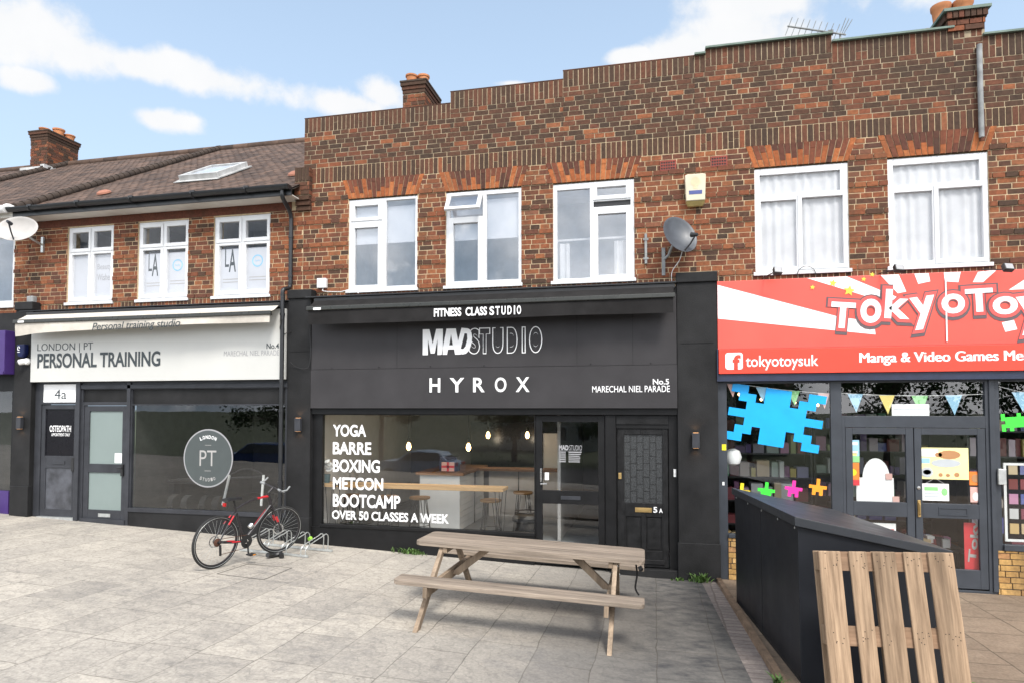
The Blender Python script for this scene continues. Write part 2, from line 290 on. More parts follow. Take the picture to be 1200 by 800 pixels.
def paving(name, slabw, slabh, cols, joint, dark=None, jw=.004, worn=.85):
    m, t, b = nm(name)
    tc = N(t, 'ShaderNodeTexCoord'); s = N(t, 'ShaderNodeSeparateXYZ'); t.links.new(tc.outputs['Object'], s.inputs[0])
    wob = noise(t, 2.2, 3)
    wv = mth(t, 'MULTIPLY', mth(t, 'SUBTRACT', wob, .5), .06)
    c = N(t, 'ShaderNodeCombineXYZ'); t.links.new(mth(t, 'ADD', s.outputs['Y'], wv), c.inputs[0]); t.links.new(mth(t, 'ADD', s.outputs['X'], wv), c.inputs[1])
    bt = N(t, 'ShaderNodeTexBrick'); t.links.new(c.outputs[0], bt.inputs['Vector'])
    bt.offset = .37; bt.squash = .62; bt.squash_frequency = 2; bt.inputs['Scale'].default_value = 1; bt.inputs['Brick Width'].default_value = slabw; bt.inputs['Row Height'].default_value = slabh
    bt.inputs['Mortar Size'].default_value = jw; bt.inputs['Mortar Smooth'].default_value = .3; bt.inputs['Bias'].default_value = 0
    bt.inputs['Color1'].default_value = (.0,.0,.0,1); bt.inputs['Color2'].default_value = (1,1,1,1); bt.inputs['Mortar'].default_value = (.5,.5,.5,1)
    slab = bt.outputs['Color']
    n1 = noise(t, .55, 6, rough=.62); n2 = noise(t, 4.5, 8, rough=.65, stretch=(1,1.7,1)); n3 = noise(t, 34, 6, rough=.7)
    mixn = mth(t, 'ADD', mth(t, 'MULTIPLY', n1, .55), mth(t, 'MULTIPLY', n2, .45))
    col = ramp(t, mixn, [(.36, cols[0]), (.47, cols[1]), (.58, cols[2]), (.7, cols[3])])
    col = mixc_(t, .27, col, mixc_(t, 1.0, col, ramp(t, slab, [(0,(.55,.55,.57)),(1,(1.3,1.28,1.24))]), 'MULTIPLY'))
    col = mixc_(t, 1.0, col, ramp(t, n3, [(.28,(.70,.70,.70)),(.72,(1.2,1.2,1.19))]), 'MULTIPLY')
    # curved riven-slate marks pressed into the surface
    nw = noise(t, 1.6, 2); wvz = N(t, 'ShaderNodeTexWave', wave_type='BANDS', bands_direction='DIAGONAL'); wvz.inputs['Scale'].default_value = 2.4; wvz.inputs['Distortion'].default_value = 16; wvz.inputs['Detail'].default_value = 4; wvz.inputs['Detail Scale'].default_value = 1.6
    t.links.new(tc.outputs['Object'], wvz.inputs['Vector'])
    riv = mth(t, 'MULTIPLY', mth(t, 'SUBTRACT', .12, wvz.outputs['Fac'], clamp=True), 3.0, clamp=True)
    col = mixc_(t, mth(t, 'MULTIPLY', riv, worn), col, tuple(v*.55 for v in cols[0]))
    if dark:
        x0, x1, dcol, amt = dark     # algae-dark ground near the dividing kerb
        f = N(t, 'ShaderNodeMapRange', interpolation_type='SMOOTHSTEP'); t.links.new(mth(t, 'ADD', s.outputs['X'], mth(t, 'MULTIPLY', mth(t, 'SUBTRACT', n1, .5), 3.4)), f.inputs[0]); f.inputs[1].default_value = x0; f.inputs[2].default_value = x1
        k = mth(t, 'MULTIPLY', f.outputs[0], mth(t, 'ADD', .35, mth(t, 'MULTIPLY', n2, 1.0)), clamp=True)
        col = mixc_(t, mth(t, 'MULTIPLY', k, amt), col, dcol)
    vo = N(t, 'ShaderNodeTexVoronoi'); vo.inputs['Scale'].default_value = 2.6; vo.inputs['Randomness'].default_value = 1; t.links.new(tc.outputs['Object'], vo.inputs['Vector'])
    gum = mth(t, 'LESS_THAN', vo.outputs['Distance'], .045); col = mixc_(t, mth(t, 'MULTIPLY', gum, .45), col, (.11,.105,.10))
    jf = mth(t, 'MULTIPLY', bt.outputs['Fac'], mth(t, 'MULTIPLY', noise(t, 1.1, 4), 1.5, clamp=True), clamp=True)
    col = mixc_(t, mth(t, 'MULTIPLY', jf, .68), col, joint)
    t.links.new(col, b.inputs['Base Color']); b.inputs['Specular IOR Level'].default_value = .3
    rr = N(t, 'ShaderNodeMapRange'); t.links.new(n2, rr.inputs[0]); rr.inputs[3].default_value = .62; rr.inputs[4].default_value = .9; t.links.new(rr.outputs[0], b.inputs['Roughness'])
    h = mth(t, 'SUBTRACT', mth(t, 'ADD', mth(t, 'MULTIPLY', n2, .5), mth(t, 'MULTIPLY', n3, .15)), mth(t, 'ADD', mth(t, 'MULTIPLY', jf, .5), mth(t, 'MULTIPLY', riv, .25)))
    bump(t, b, h, .4, .012)
    return m
MT['pave'] = paving('imprinted_concrete', 1.15, .55, [(.26,.243,.222),(.365,.335,.293),(.44,.403,.35),(.49,.45,.39)], (.06,.052,.042), dark=(-3.0, .5, (.055,.055,.056), 1.0), jw=.006)
MT['slabs'] = paving('concrete_slabs', .62, .62, [(.165,.125,.092),(.215,.163,.118),(.255,.195,.142),(.30,.235,.18)], (.035,.03,.02), jw=.009, worn=.0)
MT['edgebrick'] = paving('worn_brick_edging', .11, .24, [(.15,.125,.115),(.21,.18,.165),(.26,.225,.205),(.34,.31,.29)], (.07,.055,.045), jw=.012, worn=.0)

# ------------------------------------------------------------------ mesh helpers
_textcache = {}
def textgeo(body, bold=0, shear=0, spacing=1.0):
    key = (body, bold, shear, spacing)
    if key in _textcache: return _textcache[key]
    cu = bpy.data.curves.new('t', 'FONT'); cu.body = body; cu.offset = bold; cu.shear = shear; cu.space_character = spacing; cu.resolution_u = 5; cu.extrude = 0.0
    o = bpy.data.objects.new('t', cu); COL.objects.link(o); bpy.context.view_layer.update()
    me = bpy.data.meshes.new_from_object(o.evaluated_get(bpy.context.evaluated_depsgraph_get()))
    vs = [(v.co.x, v.co.y) for v in me.vertices]; fs = [tuple(p.vertices) for p in me.polygons]
    bpy.data.objects.remove(o); bpy.data.curves.remove(cu); bpy.data.meshes.remove(me)
    _textcache[key] = (vs, fs); return vs, fs
class MB:
    def __init__(s): s.v = []; s.f = []; s.m = []; s.cur = 0
    def face(s, idx): s.f.append(tuple(idx)); s.m.append(s.cur)
    def box(s, x0, x1, y0, y1, z0, z1, M=None):
        b = len(s.v); p = [(x0,y0,z0),(x1,y0,z0),(x1,y1,z0),(x0,y1,z0),(x0,y0,z1),(x1,y0,z1),(x1,y1,z1),(x0,y1,z1)]
        s.v += [tuple(M @ Vector(q)) for q in p] if M else p
        for q in ((0,3,2,1),(4,5,6,7),(0,1,5,4),(1,2,6,5),(2,3,7,6),(3,0,4,7)): s.face([b+i for i in q])
        return s
    def quad(s, *pts):
        b = len(s.v); s.v += [tuple(p) for p in pts]; s.face(range(b, b+len(pts))); return s
    def prism(s, poly, y0, y1, M=None):
        "polygon in X,Z extruded along Y"
        b = len(s.v); n = len(poly)
        p = [(x,y0,z) for x, z in poly] + [(x,y1,z) for x, z in poly]
        s.v += [tuple(M @ Vector(q)) for q in p] if M else p
        s.face([b+i for i in range(n)]); s.face([b+n+i for i in reversed(range(n))])
        for i in range(n): j = (i+1) % n; s.face((b+i, b+n+i, b+n+j, b+j))
        return s
    def hull(s, pts, faces):
        b = len(s.v); s.v += [tuple(p) for p in pts]
        for f in faces: s.face([b+i for i in f])
        return s
    def tube(s, pts, r, n=8, closed=False, cap=True):
        pts = [Vector(p) for p in pts]; k = len(pts); b = len(s.v); prev = None
        for i, p in enumerate(pts):
            a = pts[i-1] if (i > 0 or closed) else p; c = pts[(i+1) % k] if (i < k-1 or closed) else p
            d = (c-a).normalized()
            if prev is None: nrm = d.orthogonal().normalized()
            else:
                nrm = prev - d*prev.dot(d)
                nrm = nrm.normalized() if nrm.length > 1e-6 else d.orthogonal().normalized()
            prev = nrm; bn = d.cross(nrm); rr = r[i] if isinstance(r, (list, tuple)) else r
            for j in range(n):
                t = 2*math.pi*j/n; s.v.append(tuple(p + (nrm*math.cos(t)+bn*math.sin(t))*rr))
        for i in range(k if closed else k-1):
            i2 = (i+1) % k
            for j in range(n): j2 = (j+1) % n; s.face((b+i*n+j, b+i*n+j2, b+i2*n+j2, b+i2*n+j))
        if cap and not closed:
            s.face([b+j for j in reversed(range(n))]); s.face([b+(k-1)*n+j for j in range(n)])
        return s
    def lathe(s, prof, M=None, n=24, capends=True):
        "profile of (r, h) round local Z"
        b = len(s.v); k = len(prof)
        for (r, h) in prof:
            for j in range(n):
                t = 2*math.pi*j/n; q = Vector((r*math.cos(t), r*math.sin(t), h)); s.v.append(tuple(M @ q if M else q))
        for i in range(k-1):
            for j in range(n): j2 = (j+1) % n; s.face((b+i*n+j, b+i*n+j2, b+(i+1)*n+j2, b+(i+1)*n+j))
        if capends:
            if prof[0][0] > 1e-4: s.face([b+j for j in reversed(range(n))])
            if prof[-1][0] > 1e-4: s.face([b+(k-1)*n+j for j in range(n)])
        return s
    def walls(s, x0, x1, z0, z1, y0, y1, holes):
        xs = sorted({x0, x1, *[h[0] for h in holes], *[h[1] for h in holes]}); xs = [x for x in xs if x0 <= x <= x1]
        zs = sorted({z0, z1, *[h[2] for h in holes], *[h[3] for h in holes]}); zs = [z for z in zs if z0 <= z <= z1]
        for i in range(len(xs)-1):
            run = None
            for j in range(len(zs)-1):
                cx, cz = (xs[i]+xs[i+1])/2, (zs[j]+zs[j+1])/2
                hole = any(h[0] < cx < h[1] and h[2] < cz < h[3] for h in holes)
                if not hole:
                    if run is None: run = zs[j]
                    if j == len(zs)-2: s.box(xs[i], xs[i+1], y0, y1, run, zs[j+1])
                elif run is not None: s.box(xs[i], xs[i+1], y0, y1, run, zs[j]); run = None
        return s
    def text(s, body, x0, x1, z0, z1, Y, bold=0, shear=0, ext=.004, rot=0, spacing=1.0, slope=0.0):
        "lettering fitted to a rectangle of the plane Y, raised by ext"
        vs, fs = textgeo(body, bold, shear, spacing)
        ax = min(v[0] for v in vs); bx_ = max(v[0] for v in vs); ay = min(v[1] for v in vs); by = max(v[1] for v in vs)
        cx, cz = (x0+x1)/2, (z0+z1)/2; cr, sr = math.cos(rot), math.sin(rot); b = len(s.v); n = len(vs); edges = {}
        front = []
        for (x, y) in vs:
            X = x0+(x-ax)/(bx_-ax)*(x1-x0); Z = z0+(y-ay)/(by-ay)*(z1-z0)
            dx, dz = X-cx, Z-cz; front.append((cx+dx*cr-dz*sr, cz+dx*sr+dz*cr + slope*(X-x0)))
        s.v += [(x, Y-ext, z) for x, z in front] + [(x, Y, z) for x, z in front]
        for f in fs:
            s.face([b+i for i in f])
            for i in range(len(f)):
                e = (f[i], f[(i+1) % len(f)]); k = tuple(sorted(e)); edges.setdefault(k, []).append(e)
        for k, l in edges.items():
            if len(l) == 1: i, j = l[0]; s.face((b+j, b+i, b+n+i, b+n+j))
        return s
    def build(s, name, mats, parent=None, bevel=0, smooth=False, world=True, segs=2, recalc=True):
        me = bpy.data.meshes.new(name); vs = s.v
        if parent and world:
            root = parent
            while root.parent: root = root.parent
            o = root.location; vs = [(x-o.x, y-o.y, z-o.z) for x, y, z in vs]
        me.from_pydata(vs, [], s.f)
        for m in (mats if isinstance(mats, list) else [mats]): me.materials.append(MT[m] if isinstance(m, str) else m)
        me.polygons.foreach_set('material_index', s.m)
        if recalc:
            bm = bmesh.new(); bm.from_mesh(me); bmesh.ops.recalc_face_normals(bm, faces=bm.faces); bm.to_mesh(me); bm.free()
        if smooth:
            me.polygons.foreach_set('use_smooth', [True]*len(me.polygons)); me.set_sharp_from_angle(angle=R(38))
        me.update()
        ob = bpy.data.objects.new(name, me); COL.objects.link(ob)
        if parent: ob.parent = parent
        if bevel:
            bv = ob.modifiers.new('bevel', 'BEVEL'); bv.width = bevel; bv.segments = segs; bv.limit_method = 'ANGLE'; bv.angle_limit = R(40)
        return ob
def tag(o, label, cat, group=None):
    o['label'] = label; o['category'] = cat
    if group: o['group'] = group
    return o
def thing(name, label, cat, loc=(0,0,0), rot=(0,0,0), group=None):
    o = bpy.data.objects.new(name, None); COL.objects.link(o); o.location = loc; o.rotation_euler = rot; o.empty_display_size = .1
    return tag(o, label, cat, group)
def struct(o): o['kind'] = 'structure'; return o
def copy_tree(o, parent=None):
    c = o.copy(); COL.objects.link(c)
    if parent: c.parent = parent
    for ch in [k for k in o.children]: copy_tree(ch, c)
    return c
def sag(a, b, drop, n=14):
    a, b = Vector(a), Vector(b)
    return [a.lerp(b, i/n) - Vector((0,0,drop*4*(i/n)*(1-i/n))) for i in range(n+1)]
def smooth_path(pts, n=6):
    P = [Vector(p) for p in pts]; out = []
    for i in range(len(P)-1):
        p0, p1, p2, p3 = P[max(i-1,0)], P[i], P[i+1], P[min(i+2,len(P)-1)]
        for k in range(n):
            t = k/n; out.append(.5*((2*p1)+(p2-p0)*t+(2*p0-5*p1+4*p2-p3)*t*t+(3*p1-p0-3*p2+p3)*t**3))
    return out+[P[-1]]
def frame_of(x0, x1, z0, z1, y0, y1, wd):
    return MB().walls(x0, x1, z0, z1, y0, y1, [(x0+wd, x1-wd, z0+wd, z1-wd)])

# ------------------------------------------------------------------ ground
def land(X, Y):
    'the forecourt, then a fall down to the road'
    k = max(0, min(1, (-8.5-Y)/9.5)); return G(X, Y)*(1-k)+(-1.15-.008*max(-30, min(30, X)))*k
def sheet(name, m, xs, ys, dz=0.0, skew=0.0, road=False):
    mb = MB(); nx, ny = len(xs), len(ys)
    for y in ys:
        for x in xs: X = x - skew*y; mb.v.append((X, y, land(x, y)+dz))
    for j in range(ny-1):
        for i in range(nx-1): mb.face((j*nx+i, j*nx+i+1, (j+1)*nx+i+1, (j+1)*nx+i))
    return struct(mb.build(name, m))
sheet('ground', 'earth', [-600,-100,-40,-24,-10,0,30,100,600], [-600,-60,-30,-18,-8.5,-5,4,60,600], -.2, road=True)
xs_l = [-24,-20,-16,-12,-8,-4,0,.30]
ys_p = [-8.5,-8,-6,-4,-2,0,.06]
mb = MB(); nx = len(xs_l)+1
for y in ys_p:
    for x in xs_l+[None]:
        X = (.60-.048*y) if x is None else x
        mb.v.append((X, y, G(X, y)))
for j in range(len(ys_p)-1):
    for i in range(nx-1): mb.face((j*nx+i, j*nx+i+1, (j+1)*nx+i+1, (j+1)*nx+i))
struct(mb.build('pavement', 'pave'))
mb = MB()
for y in ys_p:
    for x in (.60-.048*y, .80-.048*y): mb.v.append((x, y, G(x, y)+.001))
for j in range(len(ys_p)-1): mb.face((j*2, j*2+1, j*2+3, j*2+2))
struct(mb.build('brick_edging', 'edgebrick'))
mb = MB()
for y in ys_p[:-1]+[-.35]:
    for x, h in ((.80-.048*y, .0), (.803-.048*y, .055), (.862-.048*y, .06), (.866-.048*y, -.02)): mb.v.append((x, y, G(x, y)+h))
for j in range(len(ys_p)-1):
    for i in range(3): mb.face((j*4+i, j*4+i+1, (j+1)*4+i+1, (j+1)*4+i))
mb.face((4*(len(ys_p)-1)+0, 4*(len(ys_p)-1)+1, 4*(len(ys_p)-1)+2, 4*(len(ys_p)-1)+3))
struct(mb.build('kerb', 'kerbwood'))
mb = MB()
for y in ys_p:
    for x in (.862-.048*y, 3, 8, 14, 24): mb.v.append((x, y, G(x, y)+.018))
for j in range(len(ys_p)-1):
    for i in range(4): mb.face((j*5+i, j*5+i+1, (j+1)*5+i+1, (j+1)*5+i))
struct(mb.build('slab_paving', 'slabs'))
xs_r = [-60,-24,-10,0,24,60]
sheet('forecourt', 'asphalt', xs_r, [-18,-15,-12,-8.5], .004)
mb = MB()
for y, h in ((-18, 0.004), (-18.14, .006), (-18.15, -.13)):
    for x in xs_r: mb.v.append((x, y, land(x, -18)+h))
for j in range(2):
    for i in range(5): mb.face((j*6+i, j*6+i+1, (j+1)*6+i+1, (j+1)*6+i))
struct(mb.build('road_kerb', 'kerbstone'))
mb = MB()
for y in (-18.15, -29):
    for x in xs_r: mb.v.append((x, y, land(x, -18)-.12))
for i in range(5): mb.face((i, i+1, 6+i+1, 6+i))
struct(mb.build('road', 'asphalt'))
# inspection cover let into the paving
mb = MB()
c4 = [(-5.44,-2.28),(-4.75,-2.30),(-4.77,-1.62),(-5.42,-1.66)]
for i in range(4):
    (ax, ay), (bx_, by) = c4[i], c4[(i+1) % 4]; d = Vector((bx_-ax, by-ay)); nn = Vector((-d.y, d.x)).normalized()*.011
    mb.quad((ax, ay, G(ax,ay)+.003), (bx_, by, G(bx_,by)+.003), (bx_+nn.x, by+nn.y, G(bx_,by)+.003), (ax+nn.x, ay+nn.y, G(ax,ay)+.003))
o = mb.build('inspection_cover', mat('dark_joint', (.05,.045,.04), .9)); tag(o, 'square recessed inspection cover outlined in the paving beside the bicycle', 'manhole cover')

# ------------------------------------------------------------------ bricks
CO = .0754
def bricks(mb, x0, x1, z0, z1, blocked, Y=0.0, darkp=lambda x, z: .12, di=1, ri=0, proud=5, course=CO, phase=0.0):
    k = 0; z = z0
    while z < z1-.02:
        zt = min(z+course, z1); zm = (z+zt)/2
        cuts = sorted(b for b in blocked(zm) if b[1] > x0 and b[0] < x1); free = []; a = x0
        for (p, q) in cuts:
            if p > a: free.append((a, p))
            a = max(a, q)
        if a < x1: free.append((a, x1))
        seq = [.2254] if k % 2 == 0 else [.1503]
        off = (.1127 if (k//2) % 2 else 0.0)+phase+(k % 4)*.056*(k % 2)
        for (p, q) in free:
            per = sum(seq); n0 = math.floor((p-off)/per)-1; x = off+n0*per; i = 0
            while x < q:
                wd = seq[i % len(seq)]; a_, b_ = max(x, p), min(x+wd, q)
                if b_-a_ > .018:
                    j = .0056; dy = rnd.uniform(-.002,.002) - (.015 if proud and k % proud == 0 else 0)
                    e = rnd.uniform(-.0012,.0012)
                    mb.cur = di if rnd.random() < darkp(x, zm) else ri
                    jx = j+.0004; lx = a_+(jx if a_ > p+.001 else .001); hx = b_-(jx if b_ < q-.001 else .001)
                    mb.box(lx, hx, Y+dy, Y+.03, z+j+e, zt-j+e)
                x += wd; i += 1
        z += course; k += 1
def soldiers(mb, x0, x1, z0, z1, Y=0.0, darkp=.8, pitch=.0752, split=.25, di=1, ri=0):
    n = max(1, round((x1-x0)/pitch)); p = (x1-x0)/n
    for i in range(n):
        a, b = x0+i*p+.0062, x0+(i+1)*p-.0062; dy = rnd.uniform(-.002,.002)
        mb.cur = di if rnd.random() < darkp else ri
        if z1-z0 > .2 and rnd.random() < split:
            zm = z0+(z1-z0)*rnd.choice((.42,.55)); mb.box(a, b, Y+dy, Y+.03, z0+.005, zm-.005); mb.cur = di if rnd.random() < darkp else ri; mb.box(a, b, Y+dy, Y+.03, zm+.005, z1-.005)
        else: mb.box(a, b, Y+dy, Y+.03, z0+.005, z1-.005)
def arch(parent, xa, xb, z0=5.775, z1=6.085, over=.11):
    "flat gauged arch: fanned bricks, each split at a different height"
    mb = MB(); n = 17
    for i in range(n):
        def xx(s, t):   # s across 0..1, t up 0..1
            return (xa-over*t)+(xb-xa+2*over*t)*s
        g = .0045/(xb-xa)
        s0, s1 = i/n+g, (i+1)/n-g
        cut = rnd.uniform(.22,.48) if i % 2 else rnd.uniform(.5,.8)
        for (t0, t1, hi) in ((0, cut-.006, 0), (cut+.006, 1, 1)):
            q = rnd.random(); end = i in (0, n-1)
            mb.cur = (1 if q < .85 else 0) if hi and not end else (1 if q < .2 else 0)
            zz = lambda t: z0+(z1-z0)*t
            mb.prism([(xx(s0,t0), zz(t0)), (xx(s1,t0), zz(t0)), (xx(s1,t1), zz(t1)), (xx(s0,t1), zz(t1))], -.006+rnd.uniform(-.0015,.0015), .03)
    return mb.build('brick_arch', ['bricko', 'brickm'], parent)

# ------------------------------------------------------------------ windows
def window(parent, x0, x1, z0, z1, panes, sashes, Yf=.018, label=None, glass='glass_up'):
    "panes and sashes are fractions (x0,x1,top,bottom) of the outer frame"
    W, H = x1-x0, z1-z0
    def wr(f): return (x0+f[0]*W, x0+f[1]*W, z1-f[3]*H, z1-f[2]*H)
    fr = MB().walls(x0, x1, z0, z1, Yf, Yf+.065, [wr(p) for p in panes]).build('window', 'upvc', parent, bevel=.004)
    if label: fr['label'] = label
    g = MB()
    for p in panes: a, b, c, d = wr(p); g.quad((a-.004, Yf+.03, c-.004), (b+.004, Yf+.03, c-.004), (b+.004, Yf+.03, d+.004), (a-.004, Yf+.03, d+.004))
    g.build('pane', glass, fr, recalc=False)
    for p, q in sashes:
        a, b, c, d = wr(p); h = wr(q)
        MB().walls(a, b, c, d, Yf-.014, Yf-.001, [h]).build('sash', 'upvc', fr, bevel=.004)
    MB().box(x0-.03, x1+.02, Yf-.055, Yf-.002, z0-.028, z0+.022).build('sill', 'upvc', fr, bevel=.005)
    return fr, wr
def drape(parent, name, x0, x1, z0, z1, Y, m, folds=9, depth=.018):
    mb = MB(); n = folds*8
    ph = [rnd.uniform(0, 6.28) for _ in range(3)]
    for i in range(n+1):
        s = i/n; x = x0+(x1-x0)*s; y = Y+depth*(math.sin(s*folds*6.28+ph[0])+.5*math.sin(s*folds*2.7*3.1+ph[1]))
        mb.v += [(x, y, z0), (x+.004*math.sin(s*20+ph[2]), Y+(y-Y)*.6, z1)]
    for i in range(n): mb.face((2*i, 2*i+2, 2*i+3, 2*i+1))
    return mb.build(name, m, parent, smooth=True, recalc=False)

WZ0, WZ1 = 4.262, 5.755
MADW = [(-4.822,-3.640),(-3.170,-1.961),(-1.475,-.270)]
TOKW = [(1.398,2.614),(3.101,4.301),(5.75,6.95)]
LEFW = [(-10.345,-9.355),(-8.847,-7.818),(-7.323,-6.242)]
LZ1 = 5.645
XL, XM, XT, XR = -11.2, -5.72, .60, 7.6      # party lines

# ================================================================== middle building (charcoal shop)
mid = thing('shop_building', 'middle brick building with stepped parapet above the charcoal fitness studio shop', 'building', (-2.56, .1, .1))
def arch_gap(ws):
    def f(zm):
        out = []
        for a, b in ws:
            if WZ0-.03 < zm < 5.775: out.append((a, b))
            elif 5.775 <= zm < 6.085: t = (zm-5.775)/.31; out.append((a-.11*t, b+.11*t))
        return out
    return f
SEG = [(XM+.09,-3.10,7.18),(-3.10,-1.315,7.36),(-1.315,.752,7.49),(.752,2.435,7.565),(2.435,3.93,7.45),(3.93,4.27,7.62),(4.27,XR,7.31)]
def dk(x, z):
    if z > 6.3: return min(.98, .88+.10*math.sin(x*1.7+z*3)+.2*(z-6.9))
    return .16
def facade(parent, xa, xb, ws, segs):
    body = MB(); zt = 6.33
    body.walls(xa, xb, 3.3, zt, .0045, .26, [(a, b, WZ0, 5.775) for a, b in ws])
    body.build('wall', 'mortar', parent)
    fb = MB()
    bricks(fb, xa, xb, WZ0, 6.072, arch_gap(ws), darkp=dk)
    for a, b in [(xa, xb)]:
        soldiers(fb, a, b, 4.135, 4.255, darkp=.4, split=0)
    fb.build('brick_facing', ['brick', 'brickd'], parent)
    for a, b in ws:
        arch(parent, a-.005, b+.005)
    par = MB(); pb = MB()
    soldiers(pb, xa, xb, 6.078, 6.328, Y=-.003, darkp=.95, split=.12)
    for (a, b, top) in segs:
        par.box(a, b, .0045, .26, zt, top-.01)
        n = int((top-.235-zt)/CO); zs = zt+n*CO
        bricks(pb, a, b, zt, zs, lambda z: [], darkp=dk, proud=0)
        soldiers(pb, a, b, zs, top, Y=-.001, darkp=1.0, split=.2)
    p = par.build('parapet', 'mortard', parent)
    pb.build('parapet_brickwork', ['brick', 'brickd'], p)
    return p
SM = [s for s in SEG if s[1] <= .76]; ST = [s for s in SEG if s[0] > .7]
SM[-1] = (-1.315, .60, 7.49); ST = [(.60, .752, 7.49)]+ST
pm = facade(mid, XM+.09, XT, MADW, SM)
# coping strip and end pier with brick corbels at the left of the parapet
cp = MB()
for (a, b, t) in SM: cp.box(a-.005, b, -.002, .27, t-.002, t+.008)
cp.build('coping', 'brickd', pm)
pier = MB()
pier.box(XM-.02, XM+.235, -.085, .0, 5.86, 6.31)
pier.build('corbel', 'mortard', mid)
pb = MB()
bricks(pb, XM-.025, XM+.24, 5.87, 6.09, lambda z: [], Y=-.10, darkp=lambda x, z: .85, proud=0); soldiers(pb, XM-.025, XM+.24, 6.095, 6.33, Y=-.10, darkp=.95, split=0)
pb.cur = 1
for i, (z0, dy) in enumerate(((5.79, -.10), (5.71, -.075), (5.63, -.05))): pb.box(XM-.02, XM+.235, dy, .0, z0, z0+.068)
for i in range(6): pb.cur = i % 2; pb.box(XM+.20, XM+.245, -.095, -.002, 5.875+i*.0754, 5.94+i*.0754)
pb.build('corbel_brickwork', ['brick', 'brickd'], mid)
side = MB(); side.box(XM+.085, XM+.1, .26, 3.0, 5.5, 7.1); side.build('side_wall', 'mortard', mid)
sb = MB(); zz = 6.33
# chimney seen above the parapet
def chimney(parent, x0, x1, y0, y1, z0, z1, pots, m=('brick','brickd'), dp=.5, name='chimney'):
    c = MB(); c.box(x0+.012, x1-.012, y0+.012, y1-.012, z0, z1); ch = c.build(name, 'mortard', parent)
    b = MB(); bricks(b, x0, x1, z0, z1-.2, lambda z: [], Y=y0, darkp=lambda x, z: dp, proud=0)
    bb = MB(); bricks(bb, y0, y1, z0, z1-.2, lambda z: [], Y=0, darkp=lambda x, z: dp*.7, proud=0)
    k0 = len(b.v)
    b.v += [(x1-y, x, z) for x, y, z in bb.v]; b.f += [tuple(k0+i for i in f) for f in bb.f]; b.m += bb.m
    for k, (e, z) in enumerate(((.004, z1-.195), (.018, z1-.12), (.04, z1-.045))):
        b.cur = 1; b.box(x0-e, x1+e, y0-e, y1+e, z, z+.07)
    b.build('chimney_brickwork', list(m), ch)
    MB().box(x0-.05, x1+.05, y0-.05, y1+.05, z1+.026, z1+.06).build('flaunching', 'ridge', ch)
    for (px, py, r, h) in pots:
        MB().lathe([(r*.86,0),(r*.86,h*.12),(r*.82,h*.14),(r*.95,h*.8),(r*1.08,h*.84),(r*1.1,h),(r*.86,h),(r*.8,h*.4)], Matrix.Translation((px, py, z1+.05)), 20, capends=False).build('chimney_pot', 'pot', ch, smooth=True)
    return ch
chimney(mid, -4.93, -4.46, 2.5, 3.35, 6.6, 8.93, [(-4.80,2.65,.115,.19),(-4.58,2.75,.115,.21)], dp=.3)
rm = MB(); rm.quad((XM+.1,.26,6.6),(XT,.26,6.6),(XT,7,9.0),(XM+.1,7,9.0)); rm.build('roof', 'tile', mid, recalc=False)
# air bricks in the wall
for (x, z) in ((.0975+.12, 5.905), (.923, 5.907)):
    ab = MB().walls(x-.115, x+.115, z-.075, z+.075, -.016, .01, [(x-.1+i*.034, x-.1+i*.034+.022, z-.06+j*.042, z-.06+j*.042+.028) for i in range(6) for j in range(3)])
    ab.build('air_brick', mat('terracotta_vent', (.22,.045,.03), .8), mid)
    MB().box(x-.11, x+.11, -.0075, .012, z-.07, z+.07).build('vent_recess', 'blackp', mid)
# windows
def room(parent, x0, x1, z0, z1, m='room', depth=1.2):
    mb = MB(); mb.box(x0-.25, x1+.25, .27, .27+depth, z0-.25, z1+.15)
    bm_f = [f for f in mb.f]; mb.f = [bm_f[i] for i in (0,1,3,4,5)]; mb.m = [0]*5
    return mb.build('room', m, parent, recalc=False)
x0, x1 = MADW[0]
w1, wr = window(mid, x0, x1, WZ0, WZ1, [(.085,.43,.07,.2),(.085,.43,.31,.935),(.545,.965,.03,.955)], [((.03,.49,.03,.235),(.085,.43,.07,.2)),((.03,.49,.255,.985),(.085,.43,.31,.935))])
MB().box(x0+.03, x1-.03, .095, .1, WZ1-.48*1.49, WZ1-.12).build('roller_blind', 'blind', w1)
x0, x1 = MADW[1]
w2, wr = window(mid, x0, x1, WZ0, WZ1, [(.05,.49,.035,.265),(.1,.43,.33,.94),(.54,.96,.045,.94)], [((.04,.49,.275,.985),(.1,.43,.33,.94))])
MB().box(x0+.03, x1-.03, .095, .1, WZ1-.5*1.49, WZ1-.12).build('roller_blind', 'blind', w2)
a, b, c, d = wr((.035,.50,.03,.27)); M = Matrix.Translation((0, 0, d)) @ Matrix.Rotation(R(-33), 4, 'X') @ Matrix.Translation((0, 0, -d))
mbs = MB()
for bx4 in ((a, b, d-.055, d), (a, b, c, c+.055), (a, a+.06, c+.055, d-.055), (b-.06, b, c+.055, d-.055)): mbs.box(bx4[0], bx4[1], -.03, .01, bx4[2], bx4[3], M)
os_ = mbs.build('sash', 'upvc', w2, bevel=.004); os_['label'] = 'small white top light tilted open'
MB().box(a+.06, b-.06, -.012, -.008, c+.055, d-.055, M).build('pane', 'glass_up', w2)
x0, x1 = MADW[2]
w3, wr = window(mid, x0, x1, WZ0, WZ1, [(.05,.46,.06,.96),(.55,.9,.06,.145),(.505,.955,.2,.255),(.56,.9,.33,.94)], [((.5,.96,.02,.185),(.55,.9,.06,.145)),((.5,.96,.27,.985),(.56,.9,.33,.94))])
drape(w3, 'curtain', x0+.08, x0+.24, WZ0+.05, WZ0+.62, .14, 'net', 2); drape(w3, 'curtain', x1-.30, x1-.1, WZ0+.05, WZ0+.62, .14, 'net', 2)
